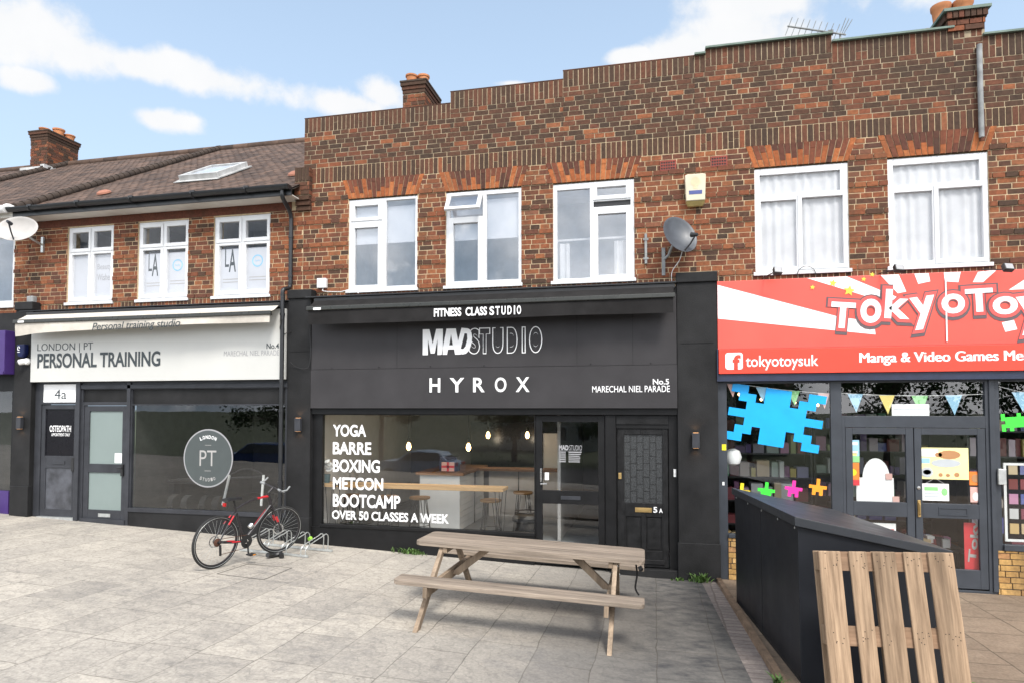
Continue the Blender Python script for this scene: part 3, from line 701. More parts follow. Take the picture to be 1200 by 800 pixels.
MB().box(x0+.04, x1-.06, .15, .16, WZ0+.66, WZ0+.69).build('curtain_rail', 'net', w3)
a, b, c, d = wr((.505,.955,.2,.255)); MB().box(a, b, .045, .06, c, d).build('gap_shade', 'blackp', w3)  # black strip paints the shade inside the gap of the open sash
for a, b in MADW: room(mid, a, b, WZ0, WZ1)
# shop front: pilasters, stall riser, window, doors
def pilaster(parent, x0, x1, zb, base_top):
    p = MB(); p.box(x0, x1, -.15, .25, zb-.1, 4.155); o = p.build('pilaster', 'pilaster', parent, bevel=.006)
    MB().box(x0-.008, x1+.008, -.178, .0, 4.155, 4.30).build('capital', 'pilaster', o, bevel=.012)
    MB().box(x0-.012, x1+.012, -.172, -.1, zb-.1, base_top).build('plinth', 'pilaster', o, bevel=.006)
    MB().box(x0+.05, x1-.05, -.156, -.149, 3.3, 3.306).build('moulding', 'pilaster', o)
    return o
pilaster(mid, .315, .862, 0, .517)
pilaster(mid, -5.80, -5.385, .2, .65)
sf = MB()
sf.walls(-5.385, .315, .1, 2.40, -.06, .02, [(-5.215,-1.755,.545,2.285),(-1.735,-.71,.2,2.29),(-.545,.19,.1,2.10)])
front = sf.build('shop_front', 'blackpaint', mid, bevel=.003)
MB().box(-5.385, -1.75, -.082, -.061, .05, .50).build('stall_riser', 'blackpaint', front)
MB().box(-5.23, -1.74, -.10, -.061, .503, .55).build('window_sill', 'blackpaint', front, bevel=.004)
MB().box(-5.385, .315, -.12, -.062, 2.30, 2.392).build('transom', 'blackpaint', front)
MB().box(-.70, -.555, -.085, -.061, .1, 2.29).build('door_post', 'blackpaint', front, bevel=.003)
MB().box(-.545, .19, -.075, -.0605, 2.16, 2.285).build('fanlight_panel', 'doorpaint', front, bevel=.003)
MB().box(-5.42, .315, -.12, .25, 2.40, 4.12).build('fascia_backing', 'blackpaint', mid)
MB().box(-.62, .30, -.14, .1, .0, .115).build('doorstep', 'pilaster', front, bevel=.006)
gw = MB(); gw.quad((-5.22,-.035,.54),(-1.75,-.035,.54),(-1.75,-.035,2.29),(-5.22,-.035,2.29)); shopw = gw.build('shop_window', 'glass_shop', mid, recalc=False)
lt = MB()
for body, r, bold in (('YOGA',(390,497,429,511),.027),('BARRE',(390,517.5,435,532),.027),('BOXING',(390,538,445,553),.027),('METCON',(390,559,449,573.5),.027),('BOOTCAMP',(390,579,469,594.5),.027),('OVER 50 CLASSES A WEEK',(389,597,526,611.5),.027)):
    a, b, c, d = rc(*r, -.038); lt = MB()
    if body[0] == 'O': c, d = at(389,607.5,-.038).z, at(389,597,-.038).z
    lt.text(body, a, b, c, d, -.0355, bold=bold, ext=.001); lt.build('window_lettering', 'white', shopw)
# glazed entrance door
ed = frame_of(-1.73, -.715, .2, 2.285, -.052, -.005, .095).build('glazed_door', 'blackpaint', mid, bevel=.003)
MB().box(-1.64, -.81, -.05, -.006, .985, 1.18).build('mid_rail', 'blackpaint', ed, bevel=.003)
g = MB(); g.quad((-1.64,-.03,.29),(-.80,-.03,.29),(-.80,-.03,2.2),(-1.64,-.03,2.2)); g.build('pane', 'glass_shop', ed, recalc=False)
MB().box(-1.36, -1.07, -.056, -.049, 1.05, 1.105).build('letterbox', 'greyjoin', ed, bevel=.003)
MB().box(-1.665, -1.64, -.075, -.052, 1.3, 1.5).box(-1.66, -1.56, -.085, -.07, 1.26, 1.285).build('handle', 'chrome', ed, bevel=.004)
MB().box(-1.60, -1.54, -.034, -.031, 1.33, 1.44).build('door_notice', 'pap_white', ed)
dv = MB()
a, b, c, d = rc(655, 521, 682, 527, -.03); dv.text('MAD', a, a+(b-a)*.42, c, d, -.0315, bold=.05, ext=.001); dv.text('STUDIO', a+(b-a)*.45, b, c, d, -.0315, ext=.001)
for i in range(6):
    z = c-.035-i*.028; dv.box(a, a+(b-a)*.3, -.033, -.0315, z, z+.014); dv.box(a+(b-a)*.42, a+(b-a)*rnd.uniform(.85,1), -.033, -.0315, z, z+.014)
dv.box(a, b, -.033, -.0315, c-.012, c-.008)
dv.build('door_lettering', 'greyvinyl', ed)
# panelled flat door with leaded glass
pd = MB().walls(-.535, .18, .13, 2.095, -.045, .0, [(-.44,.105,1.035,2.015),(-.42,-.20,.36,.84),(-.13,.09,.36,.84)]).build('panelled_door', 'doorpaint', mid, bevel=.004)
g = MB(); g.box(-.44, .105, -.022, -.012, 1.035, 2.015); g.build('pane', mat('obscure_glass', (.035,.037,.038), .22, var=.35, scale=40, bmp=.6, bscale=90), pd)
pn = MB(); pn.box(-.42,-.20,-.025,-.01,.36,.84); pn.box(-.13,.09,-.025,-.01,.36,.84); pn.box(-.40,-.22,-.032,-.025,.38,.82); pn.box(-.11,.07,-.032,-.025,.38,.82); pn.build('door_panel', 'doorpaint', pd, bevel=.004)
ld = MB()
for i in range(7): x = -.44+i*.545/6; ld.box(x-.004, x+.004, -.028, -.0225, 1.036, 2.014)
for i in range(6):
    for j in range(5): z = 1.10+j*.2+(.1 if i % 2 else 0); ld.box(-.436+i*.0908, -.436+(i+1)*.0908-.008, -.027, -.0228, z, z+.008)
ld.build('lead_strip', 'hairpin', pd)
MB().box(-.285, -.05, -.056, -.046, .905, .97).box(-.26, -.075, -.059, -.056, .92, .955).build('letterbox', 'brass', pd, bevel=.003)
MB().box(-.52, -.475, -.06, -.046, 1.37, 1.46).build('lock', 'brass', pd, bevel=.004)
a, b, c, d = rc(765, 595, 778, 602.5, -.05); MB().text('5', -.03, .025, .905, .985, -.046, bold=.02, ext=.004).text('A', .05, .10, .905, .965, -.046, bold=.02, ext=.004).build('house_number', 'white', pd)
MB().box(-.48, .125, -.06, -.046, .17, .235).build('weather_bar', 'doorpaint', pd, bevel=.006)
o = MB().box(.255, .29, -.075, -.0605, 1.42, 1.53).box(.262, .283, -.08, -.075, 1.46, 1.49).build('doorbell', 'whitep', bevel=.004); tag(o, 'small white doorbell beside the panelled black door', 'doorbell')
# interior of the cafe room
rmx = MB()
rmx.quad((-5.38,4.2,.24),(.3,4.2,.24),(.3,4.2,3.1),(-5.38,4.2,3.1)); rmx.cur = 1
rmx.quad((-5.38,.03,.2),(-5.38,4.2,.2),(-5.38,4.2,3.1),(-5.38,.03,3.1)); rmx.quad((.3,.03,.2),(.3,4.2,.2),(.3,4.2,3.1),(.3,.03,3.1)); rmx.cur = 2
rmx.quad((-5.38,.02,.245),(.3,.02,.245),(.3,4.2,.245),(-5.38,4.2,.245)); rmx.cur = 3
rmx.quad((-5.38,.03,3.05),(.3,.03,3.05),(.3,4.2,3.05),(-5.38,4.2,3.05)); rmx.cur = 1
rmx.box(-1.55,-1.50,.9,4.2,.25,3.05); rmx.cur = 4; rmx.box(-.72,.3,.6,1.2,.25,3.05)
rmx.cur = 4; rmx.box(-5.37,-5.2,.5,4.19,.25,.36)
rmx.box(-3.1,-1.56,3.5,3.55,.25,.5)
rmx.build('interior_wall', ['cafeback','cafewall','cafefloor','ceil','dark_room'], mid, recalc=False)
lw = MB(); lw.box(-3.25,-1.552,3.0,3.06,.25,1.9); lw.build('boarded_wall', 'cafewall', mid)

# ================================================================== right building (toy shop)
rt_ = thing('shop_building', 'right brick building with two net curtained windows above the red toy shop sign', 'building', (3.6, .1, 0))
pt = facade(rt_, XT, XR, TOKW, ST)
cp = MB()
for (a, b, t) in ST:
    if t != 7.62: cp.box(a, b, -.045, .30, t-.004, t+.022)
cp.build('coping', 'coping', pt)
chb = MB(); chb.box(3.90, 4.30, .0, 1.3, 7.3, 7.62); ch = chb.build('chimney', 'mortard', rt_)
cb = MB(); bricks(cb, 3.86, 4.30, 7.40, 7.56, lambda z: [], Y=-.03, darkp=lambda x, z: .35, proud=0); soldiers(cb, 3.84, 4.33, 7.565, 7.66, Y=-.05, darkp=.6, split=0)
for z0, z1, e in ((7.40,7.56,.0),(7.565,7.66,.03)): cb.cur = 1; cb.box(3.86-e, 4.30+e, -.002, 1.3, z0, z1)
cb.build('chimney_brickwork', ['brick','brickd'], ch)
MB().box(3.80, 4.36, -.07, 1.34, 7.662, 7.70).build('flaunching', 'coping', ch)
for (x, y) in ((3.93,.35),(4.18,.3),(3.96,1.0)):
    MB().lathe([(.10,0),(.10,.03),(.095,.05),(.11,.2),(.125,.22),(.128,.27),(.1,.27),(.09,.1)], Matrix.Translation((x, y, 7.70)), 20, capends=False).build('chimney_pot', 'pot', ch, smooth=True)
MB().tube([(4.21,-.05,5.93),(4.21,-.05,7.17)], .032, 12).build('vent_pipe', 'pipegrey', rt_, smooth=True)
rm = MB(); rm.quad((XT,.26,6.6),(XR,.26,6.6),(XR,7,9.0),(XT,7,9.0)); rm.build('roof', 'tile', rt_, recalc=False)
for (a, b) in TOKW:
    wn, wr = window(rt_, a, b, WZ0, WZ1, [(.06,.92,.06,.25),(.07,.45,.31,.94),(.51,.94,.3,.935)], [((.465,.985,.265,.97),(.51,.94,.3,.935))], glass='glass_net')
    drape(wn, 'net_curtain', a+.03, b-.03, WZ0+.04, WZ1-.05, .066, 'net', 9, .010)
    room(rt_, a, b, WZ0, WZ1)
# shop front in slate grey
TZ = 2.765
pilaster(rt_, 6.61, 7.2, 0, .517); MB().box(7.2, XR, -.02, .2, -.1, 3.3).build('end_wall', 'pilaster', rt_)
sf = MB()
sf.walls(.862, 6.6, .02, TZ, -.06, .02, [(.985,2.325,.65,TZ-.03),(2.462,4.165,2.29,TZ-.03),(2.50,4.165,.05,2.135),(4.325,6.5,.65,TZ-.03)])
front = sf.build('shop_front', 'slate', rt_, bevel=.003)
MB().box(4.205, 4.262, -.08, -.061, .05, TZ).build('door_post', 'slate', front, bevel=.003)
MB().box(.985, 2.33, -.09, -.061, .60, .655).build('window_sill', 'slate', front, bevel=.004); MB().box(4.33, 6.5, -.09, -.061, .58, .655).build('window_sill', 'slate', front, bevel=.004)
yb = MB(); bricks(yb, .985, 2.35, .02, .6, lambda z: [], Y=-.075, darkp=lambda x, z: 0, proud=0); yb.build('stall_riser', ['bricky'], rt_); yb = MB(); bricks(yb, 4.262, 6.5, .02, .58, lambda z: [], Y=-.075, darkp=lambda x, z: 0, proud=0)
yb.build('stall_riser', ['bricky'], rt_)
for q in ((.985,2.325,.65,2.74),(4.325,6.5,.65,2.74)):
    g = MB(); g.quad((q[0],-.035,q[2]),(q[1],-.035,q[2]),(q[1],-.035,q[3]),(q[0],-.035,q[3])); tw = g.build('shop_window', 'glass_shop', rt_, recalc=False)
    if q[0] < 1: tw1 = tw
    else: tw2 = tw
g = MB(); g.quad((2.46,-.035,2.29),(4.167,-.035,2.29),(4.167,-.035,2.74),(2.46,-.035,2.74)); g.build('fanlight', 'glass_shop', rt_, recalc=False)
for (a, b) in ((2.505,3.325),(3.335,4.16)):
    dr = MB().walls(a, b, .07, 2.13, -.055, -.008, [(a+.085,b-.09,1.15,2.045),(a+.085,b-.09,.31,.96)]).build('glazed_door', 'slate', rt_, bevel=.004)
    g = MB(); g.quad((a+.08,-.03,.3),(b-.085,-.03,.3),(b-.085,-.03,.97),(a+.08,-.03,.97)); g.quad((a+.08,-.03,1.14),(b-.085,-.03,1.14),(b-.085,-.03,2.05),(a+.08,-.03,2.05)); g.build('pane', 'glass_shop', dr, recalc=False)
    if a > 3:
        frame_of(a+.27, b-.22, 1.0, 1.10, -.062, -.056, .012).build('letterbox', 'slate', dr)
        MB().box(a+.02, a+.055, -.075, -.056, .97, 1.19).tube([(a+.037,-.075,1.0),(a+.037,-.10,1.02),(a+.037,-.10,1.14),(a+.037,-.075,1.16)], .009).build('handle', 'brass', dr, bevel=.003)
        MB().lathe([(.022,0),(.022,.008),(.0,.01)], Matrix.Translation((a+.04,-.056,1.35)) @ Matrix.Rotation(R(90),4,'X'), 14).build('lock', 'chrome', dr)
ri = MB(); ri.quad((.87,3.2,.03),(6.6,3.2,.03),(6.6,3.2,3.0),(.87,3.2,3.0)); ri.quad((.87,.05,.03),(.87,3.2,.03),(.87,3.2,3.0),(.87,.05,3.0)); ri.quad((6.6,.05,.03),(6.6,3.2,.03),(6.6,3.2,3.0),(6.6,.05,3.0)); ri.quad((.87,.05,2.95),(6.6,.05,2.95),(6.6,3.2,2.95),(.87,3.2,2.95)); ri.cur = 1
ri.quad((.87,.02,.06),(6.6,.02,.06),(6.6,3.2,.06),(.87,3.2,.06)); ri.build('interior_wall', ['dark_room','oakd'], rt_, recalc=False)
MB().box(.865, 6.605, -.10, .25, TZ, 4.12).build('fascia_backing', 'navy', rt_)

# ================================================================== left building (personal training)
lf = thing('shop_building', 'left brick building with tiled roof and white signed training shop', 'building', (-8.5, .1, .4))
LB = [(a, b, WZ0-.005, LZ1) for a, b in LEFW]
MB().walls(XL, XM+.085, 3.3, 5.80, .0045, .26, LB).build('wall', 'mortar', lf)
fb = MB()
def lblock(zm): return [(a, b) for a, b in LEFW] if WZ0-.02 < zm < LZ1 else []
bricks(fb, XL, XM+.08, WZ0, 5.66, lblock, darkp=lambda x, z: .2)
soldiers(fb, XL, XM+.08, 4.14, 4.255, darkp=.3, split=0)
fb.cur = 1; fb.box(XL, XM-.13, -.0, .03, 5.665, 5.80)
fb.build('brick_facing', ['brick','brickd'], lf)
MB().box(XL, XM-.13, -.006, .012, 5.662, 5.80).build('lintel_band', 'brickm', lf)
for i, (a, b) in enumerate(LEFW):
    P4 = [(.09,.44,.07,.28),(.56,.93,.07,.28),(.09,.44,.36,.92),(.56,.93,.36,.92)]
    wn, wr = window(lf, a, b, WZ0-.005, LZ1, P4, [((.03,.485,.025,.325),P4[0]),((.515,.98,.025,.325),P4[1]),((.03,.485,.335,.965),P4[2]),((.515,.98,.335,.965),P4[3])], Yf=.03, glass='glass_net')
    fl = MB(); l2 = MB(); l3 = MB()
    for p in P4[2:]: q = wr(p); fl.box(q[0]-.01, q[1]+.01, .065, .07, q[2]-.01, q[3]-(.0 if i == 0 else .05))
    fl.build('window_film', 'film', wn)
    q = wr(P4[2]); r_ = wr(P4[3])
    if i == 0:
        cx = (r_[0]+r_[1])/2; l2.text('Beauty', r_[0]+.04, r_[1]-.03, q[2]+.47, q[2]+.60, .0645, ext=.001); l2.text('Wishes', r_[0]+.04, r_[1]-.03, q[2]+.30, q[2]+.42, .0645, ext=.001)
        l2.build('window_lettering', 'greyvinyl', wn)
    else:
        wq = q[1]-q[0]
        l2.text('L', q[0]+.22*wq, q[0]+.42*wq, q[2]+.42, q[2]+.76, .0645, ext=.001); l2.text('A', q[0]+.42*wq, q[0]+.78*wq, q[2]+.33, q[2]+.72, .0645, bold=.01, ext=.001)
        for k in range(2): l3.box(q[0]+.12*wq, q[1]-.1*wq, .0635, .0645, q[2]+.15+k*.05, q[2]+.165+k*.05); l3.box(r_[0]+.12*wq, r_[1]-.1*wq, .0635, .0645, q[2]+.17+k*.05, q[2]+.185+k*.05)
        l2.build('window_lettering', 'ink', wn); l3.build('small_print', 'palegrey', wn)
        cx, cz = (r_[0]+r_[1])/2, q[2]+.50; ring = MB(); n = 28
        for k in range(n):
            t0, t1 = 6.283*k/n, 6.283*(k+1)/n
            ring.quad(*[(cx+rr*math.cos(t), .0635, cz+rr*math.sin(t)) for rr, t in ((.105,t0),(.105,t1),(.082,t1),(.082,t0))])
        ring.text('lpb', cx-.045, cx+.045, cz-.02, cz+.02, .0645, ext=.001)
        ring.build('round_emblem', mat('pale_blue_vinyl', (.22,.45,.62), .5), wn, recalc=False)
    room(lf, a, b, WZ0, LZ1)
# roof: clay tiles, ridge, party wall verge, eaves
EY, EZ, RY, RZ = -.30, 5.93, 5.2, 9.22
SLP = math.atan2(RZ-EZ, RY-EY)
def tiles(x0, x1, xa_fn=None):
    mb = MB(); L = math.hypot(RY-EY, RZ-EZ); n = int(L/.12); wd = .168
    for k in range(n):
        s = k*L/n; x = x0-(wd/2 if k % 2 else 0)
        while x < x1:
            a, b = max(x, x0), min(x+wd, x1)
            if b-a > .03:
                M = Matrix.Translation((0, EY+s*math.cos(SLP), EZ+s*math.sin(SLP))) @ Matrix.Rotation(SLP-R(3.5), 4, 'X')
                dz = rnd.uniform(0,.004)
                # slightly cambered tile: two facets
                q = [(a+.003,0,dz),((a+b)/2,0,.003+dz),(b-.003,0,dz),(b-.003,.20,.010+dz),((a+b)/2,.20,.013+dz),(a+.003,.20,.010+dz),(a+.003,0,dz-.014),(b-.003,0,dz-.014)]
                q = [tuple(M @ Vector(p)) for p in q]
                mb.hull(q, [(0,1,4,5),(1,2,3,4),(6,7,2,1,0)])
            x += wd
    return mb
rf = MB(); rf.quad((XL,EY,EZ-.03),(XM+.08,EY,EZ-.03),(XM+.08,RY,RZ-.03),(XL,RY,RZ-.03)); rf.quad((XL,RY,RZ-.03),(XM+.08,RY,RZ-.03),(XM+.08,11,5.9),(XL,11,5.9)); rf.quad((XM+.08,RY,RZ-.03),(-2.6,RY,RZ-.03),(-2.6,11,5.9),(XM+.08,11,5.9)); rf.quad((XM+.1,2.8,7.75),(-2.6,2.8,7.75),(-2.6,RY,RZ-.03),(XM+.1,RY,RZ-.03))
roof = rf.build('roof', 'ridge', lf, recalc=False)
tiles(XL, XM+.08).build('roof_tiles', 'tile', roof, recalc=False)
mb = MB()
for i in range(19): x = XL+.0+i*.45; mb.tube([(x,RY,RZ+.0),(x+.44,RY,RZ+.0)], .10, 10)
mb.build('ridge_tile', 'tile', roof, smooth=True)
def lined(x, r, nseg=40):
    mb = MB()
    for k in range(nseg):
        t0, t1 = k/nseg, (k+.96)/nseg
        p = lambda t: (x, EY+(RY-EY)*t, EZ+(RZ-EZ)*t+.05)
        mb.tube([p(t0), p(t1)], [r, r*.86], 10)
    return mb
lined(XL+.02, .08).build('party_wall_tiles', 'ridge', roof, smooth=True)
# skylight
def onroof(x, s): return Vector((x, EY+s*math.cos(SLP), EZ+s*math.sin(SLP)))
M = Matrix.Translation(onroof(-8.42, 1.5)) @ Matrix.Rotation(SLP, 4, 'X')
sk = MB()
for q in ((-.42,.42,0,.06),(-.42,.42,1.0,1.06),(-.42,-.36,.06,1.0),(.36,.42,.06,1.0)): sk.box(q[0], q[1], q[2], q[3], .0, .13, M)
skl = sk.build('skylight', 'lead', roof, bevel=.005)
MB().box(-.36,.36,.06,1.0,.085,.095,M).build('pane', mat('skylight_glass', (.42,.46,.52), .15, var=.03), skl)
MB().box(-.48,.48,-.12,.0,.018,.03,M).box(-.48,-.42,-.02,1.1,.02,.04,M).box(.42,.48,-.02,1.1,.02,.04,M).build('flashing', 'lead', skl)
for (x, s, r_) in ((-10.05,.9,.13),(-6.1,2.4,.13),(-6.2,1.15,.14)):
    M = Matrix.Translation(onroof(x, s)) @ Matrix.Rotation(SLP, 4, 'X')
    MB().lathe([(r_,0.02),(r_*.9,.05),(r_*.5,.075),(0,.08)], M, 14).build('vent_tile', mat('pink_clay_vent', (.30,.13,.085), .9), roof, smooth=True)
MB().box(XL, XM+.06, -.30, .012, 5.80, 5.815).build('soffit', 'soffit', lf)
MB().box(XL, XM+.06, -.325, -.302, 5.80, 5.935).build('fascia_board', 'gutter', lf)
gt = MB(); n = 10
prof = [(-.385+.062*math.cos(t), 5.945+.075*math.sin(t)) for t in [math.pi+math.pi*i/n for i in range(n+1)]]
xs = [XL-.02, XM+.06]
for x in xs:
    for (y, z) in prof: gt.v.append((x, y, z))
for i in range(n): gt.face((i, i+1, n+1+i+1, n+1+i))
gt.face(range(n+1)); gt.face(range(n+1, 2*n+2))
gut = gt.build('gutter', 'gutter', lf, smooth=True)
gb = MB()
for x in (-10.7,-9.7,-8.6,-7.4,-6.4):
    gb.tube([(x-.03,-.385,5.945)]+[(x-.03, -.385+.07*math.cos(t), 5.945+.083*math.sin(t)) for t in [math.pi+math.pi*i/8 for i in range(9)]], .012, 6)
    gb.box(x-.045, x+.045, -.455, -.318, 5.93, 5.96)
gb.build('gutter_bracket', 'gutter', gut)
MB().tube(smooth_path([(-5.80,-.36,5.87),(-5.80,-.34,5.75),(-5.82,-.12,5.62),(-5.82,-.06,5.5)],5), .034, 12).tube([(-5.82,-.06,5.52),(-5.82,-.06,4.42)], .034, 12).tube(smooth_path([(-5.82,-.06,4.45),(-5.83,-.07,4.36),(-5.86,-.2,4.30),(-5.865,-.21,4.2)],5), .034, 12).tube([(-5.865,-.21,4.24),(-5.865,-.21,.42)], .034, 12).build('downpipe', 'gutter', lf, smooth=True)
pcb = MB()
for z in (5.2,4.55): pcb.lathe([(.042,-.02),(.042,.02)], Matrix.Translation((-5.82,-.06,z)), 12)
for z in (3.9,2.35,1.2): pcb.lathe([(.042,-.02),(.042,.02)], Matrix.Translation((-5.865,-.21,z)), 12)
pcb.build('pipe_collar', 'gutter', lf)
# shop front
pl = pilaster(lf, -11.28, -10.90, .42, 1.0)
sf = MB()
sf.walls(-10.90, -5.80, .2, 2.86, -.06, .02, [(-10.735,-10.02,2.50,2.82),(-10.77,-9.995,.45,2.46),(-9.87,-8.95,2.50,2.72),(-8.84,-5.89,2.46,2.72),(-9.84,-8.93,.44,2.44),(-8.84,-5.885,.68,2.44)])
front = sf.build('shop_front', 'greyjoin', lf, bevel=.003)
MB().box(-10.735,-10.02,-.05,-.03,2.50,2.82).build('transom_panel', 'white', front)
MB().text('4a', *rc(64,456,78,467,-.05), -.05, bold=.0, ext=.003).build('house_number', 'ink', front)
MB().box(-9.87,-8.95,-.03,-.01,2.50,2.72).box(-8.84,-5.89,-.03,-.01,2.46,2.72).build('head_panel', 'pilaster', front)
MB().box(-9.985,-9.90,-.10,-.061,.3,2.86).build('door_post', 'greyjoin', front, bevel=.003)
MB().box(-8.93,-8.86,-.085,-.061,.3,2.86).build('window_post', 'greyjoin', front, bevel=.003)
MB().box(-8.86,-5.80,-.09,-.061,.615,.685).build('window_sill', 'greyjoin', front, bevel=.004)
MB().box(-8.86,-5.80,-.075,-.0612,.15,.614).build('stall_riser', 'pilaster', front)
MB().box(-9.985,-5.80,-.085,-.0605,2.735,2.80).build('transom', 'greyjoin', front, bevel=.003)
d1 = MB().walls(-10.765,-10.0,.47,2.455,-.045,-.005,[(-10.69,-10.06,1.545,2.375),(-10.66,-10.09,.60,1.33)]).build('solid_door', 'greyjoin', lf, bevel=.004)
MB().box(-10.69,-10.06,-.025,-.02,1.545,2.375).build('pane', 'screen', d1)
MB().box(-10.66,-10.09,-.03,-.015,.60,1.33).build('door_panel', mat('scuffed_door_panel', (.055,.058,.068), .4, var=.6, scale=5), d1)
a, b, c, d = rc(58,498,83,505.5,-.03); MB().text('OSTEOPATH', a, b, c, d, -.026, bold=.012, ext=.001).build('door_lettering', 'white', d1); lt = MB(); a, b, c, d = rc(60,507,82,510.5,-.03); lt.text('APPOINTMENT ONLY', a, b, c, d, -.026, bold=.004, ext=.001); lt.build('door_lettering', 'white', d1)
MB().box(-10.49,-10.24,-.056,-.046,1.395,1.455).build('letterbox', 'greyjoin', d1, bevel=.003)
MB().box(-10.08,-10.02,-.075,-.046,1.28,1.52).build('handle', 'blackp', d1, bevel=.004)
MB().box(-10.78,-9.99,-.10,-.04,.38,.47).build('threshold', 'galv', d1)
d2 = MB().walls(-9.835,-8.935,.47,2.435,-.05,-.005,[(-9.73,-9.04,1.42,2.34),(-9.73,-9.04,.62,1.27)]).build('frosted_door', 'greyjoin', lf, bevel=.004)
MB().box(-9.73,-9.04,-.03,-.025,1.42,2.34).box(-9.73,-9.04,-.03,-.025,.62,1.27).build('pane', 'frost', d2)
MB().box(-9.03,-8.985,-.085,-.051,1.22,1.42).tube([(-9.0,-.06,1.36),(-9.0,-.09,1.36),(-9.10,-.09,1.36)], .012).build('handle', 'blackp', d2, bevel=.004)
MB().box(-9.20,-9.02,-.034,-.031,1.44,1.61).build('door_notice', 'pap_white', d2)
MB().box(-9.5,-9.25,-.056,-.051,.50,.56).build('letterbox', 'galv', d2)
MB().box(-9.85,-8.92,-.10,-.04,.36,.47).build('threshold', 'greyjoin', d2)
g = MB(); g.quad((-8.845,-.035,.675),(-5.88,-.035,.675),(-5.88,-.035,2.445),(-8.845,-.035,2.445)); pw = g.build('shop_window', 'glass_shop', lf, recalc=False)
ri = MB()
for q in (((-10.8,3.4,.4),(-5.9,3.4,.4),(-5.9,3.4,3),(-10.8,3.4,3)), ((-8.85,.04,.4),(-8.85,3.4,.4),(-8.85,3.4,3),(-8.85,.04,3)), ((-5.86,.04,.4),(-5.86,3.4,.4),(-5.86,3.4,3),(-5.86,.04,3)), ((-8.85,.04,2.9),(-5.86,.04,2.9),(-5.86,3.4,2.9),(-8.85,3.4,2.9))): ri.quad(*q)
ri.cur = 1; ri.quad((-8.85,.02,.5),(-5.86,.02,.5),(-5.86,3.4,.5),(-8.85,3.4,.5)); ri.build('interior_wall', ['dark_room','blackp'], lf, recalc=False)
MB().box(-10.92,-5.80,-.12,.25,2.86,4.12).build('fascia_backing', 'pilaster', lf)
MB().box(XL,XM-.05,-.16,-.0,4.125,4.14).build('lead_flashing', 'blackp', lf)
MB().box(-11.12,-10.98,-.10,.0,4.13,4.42).build('corbel_bracket', 'pipegrey', lf, bevel=.02)
# chimney stack of the terrace on the ridge, further left
far = thing('shop_building', 'brick building at the left edge with big chimney and purple shop sign', 'building', (-14, .1, .6))
wl = [(-13.0,-11.53)]
MB().walls(-18,XL,3.3,5.8,.0045,.26,[(a,b,WZ0,LZ1) for a, b in wl]).build('wall', 'mortar', far)
fb = MB(); bricks(fb, -18, XL, WZ0-.15, 5.8, lambda z: wl if WZ0 < z < LZ1 else [], darkp=lambda x, z: .2); fb.build('brick_facing', ['brick','brickd'], far)
wn, wr = window(far, -13.0, -11.53, WZ0, LZ1, [(.05,.48,.07,.92),(.54,.95,.07,.92)], [], Yf=.03); room(far, -13, -11.53, WZ0, LZ1)
rf = MB(); rf.quad((-30,EY,EZ-.03),(XL,EY,EZ-.03),(XL,RY,RZ-.03),(-30,RY,RZ-.03)); rf.quad((-30,RY,RZ-.03),(XL,RY,RZ-.03),(XL,11,5.9),(-30,11,5.9)); rfo = rf.build('roof', 'ridge', far, recalc=False)
tiles(-21, XL).build('roof_tiles', 'tile', rfo, recalc=False)
mb = MB()
for i in range(24): x = -22+i*.45; mb.tube([(x,RY,RZ),(x+.44,RY,RZ)], .10, 10)
mb.build('ridge_tile', 'tile', rfo, smooth=True)
lined(-16.05, .08).build('party_wall_tiles', 'ridge', rfo, smooth=True)
CX0, CX1, CZ = at(36,160,4.6).x, at(56,160,4.6).x, at(45,156,4.6).z
chimney(rfo, CX0, CX1, 4.6, 5.55, 8.6, CZ, [(CX0+.18,4.85,.13,.17),(CX0+.38,5.1,.14,.24),(CX0+.48,5.35,.13,.16)], dp=.75)
MB().box(CX0-.1,CX1+.1,4.4,4.6,8.83,8.9).box(CX1,CX1+.14,4.4,5.3,8.85,8.95).build('flashing', 'lead', rfo)
MB().box(-30,XL,-.32,.012,5.80,5.93).build('soffit', 'soffit', far)
MB().tube([(-30,-.40,5.93),(XL-.06,-.40,5.93)], .07, 12).build('gutter', 'whitep', far, smooth=True)
MB().tube(smooth_path([(-11.3,-.40,5.95),(-11.22,-.38,5.98),(-11.12,-.2,5.9),(-11.05,-.1,5.9)],4), .045, 10).build('downpipe', 'whitep', far, smooth=True)
MB().walls(-16,-11.28,.3,3.0,-.06,.02,[(-15.5,-11.42,.9,2.7)]).build('shop_front', 'blackpaint', far)
g = MB(); g.quad((-15.5,-.035,.9),(-11.42,-.035,.9),(-11.42,-.035,2.7),(-15.5,-.035,2.7)); g.build('shop_window', 'glass_shop', far, recalc=False)
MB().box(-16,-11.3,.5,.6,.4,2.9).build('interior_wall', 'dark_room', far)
MB().box(-16,-11.42,-.085,-.061,.3,.9).build('stall_riser', 'purple', far)
MB().box(-16,-11.28,-.1,.25,3.0,4.12).build('fascia_backing', 'pilaster', far)

# ================================================================== signs
def sign(name, label, x, y, z): return thing(name, label, 'sign', (x, y, z))
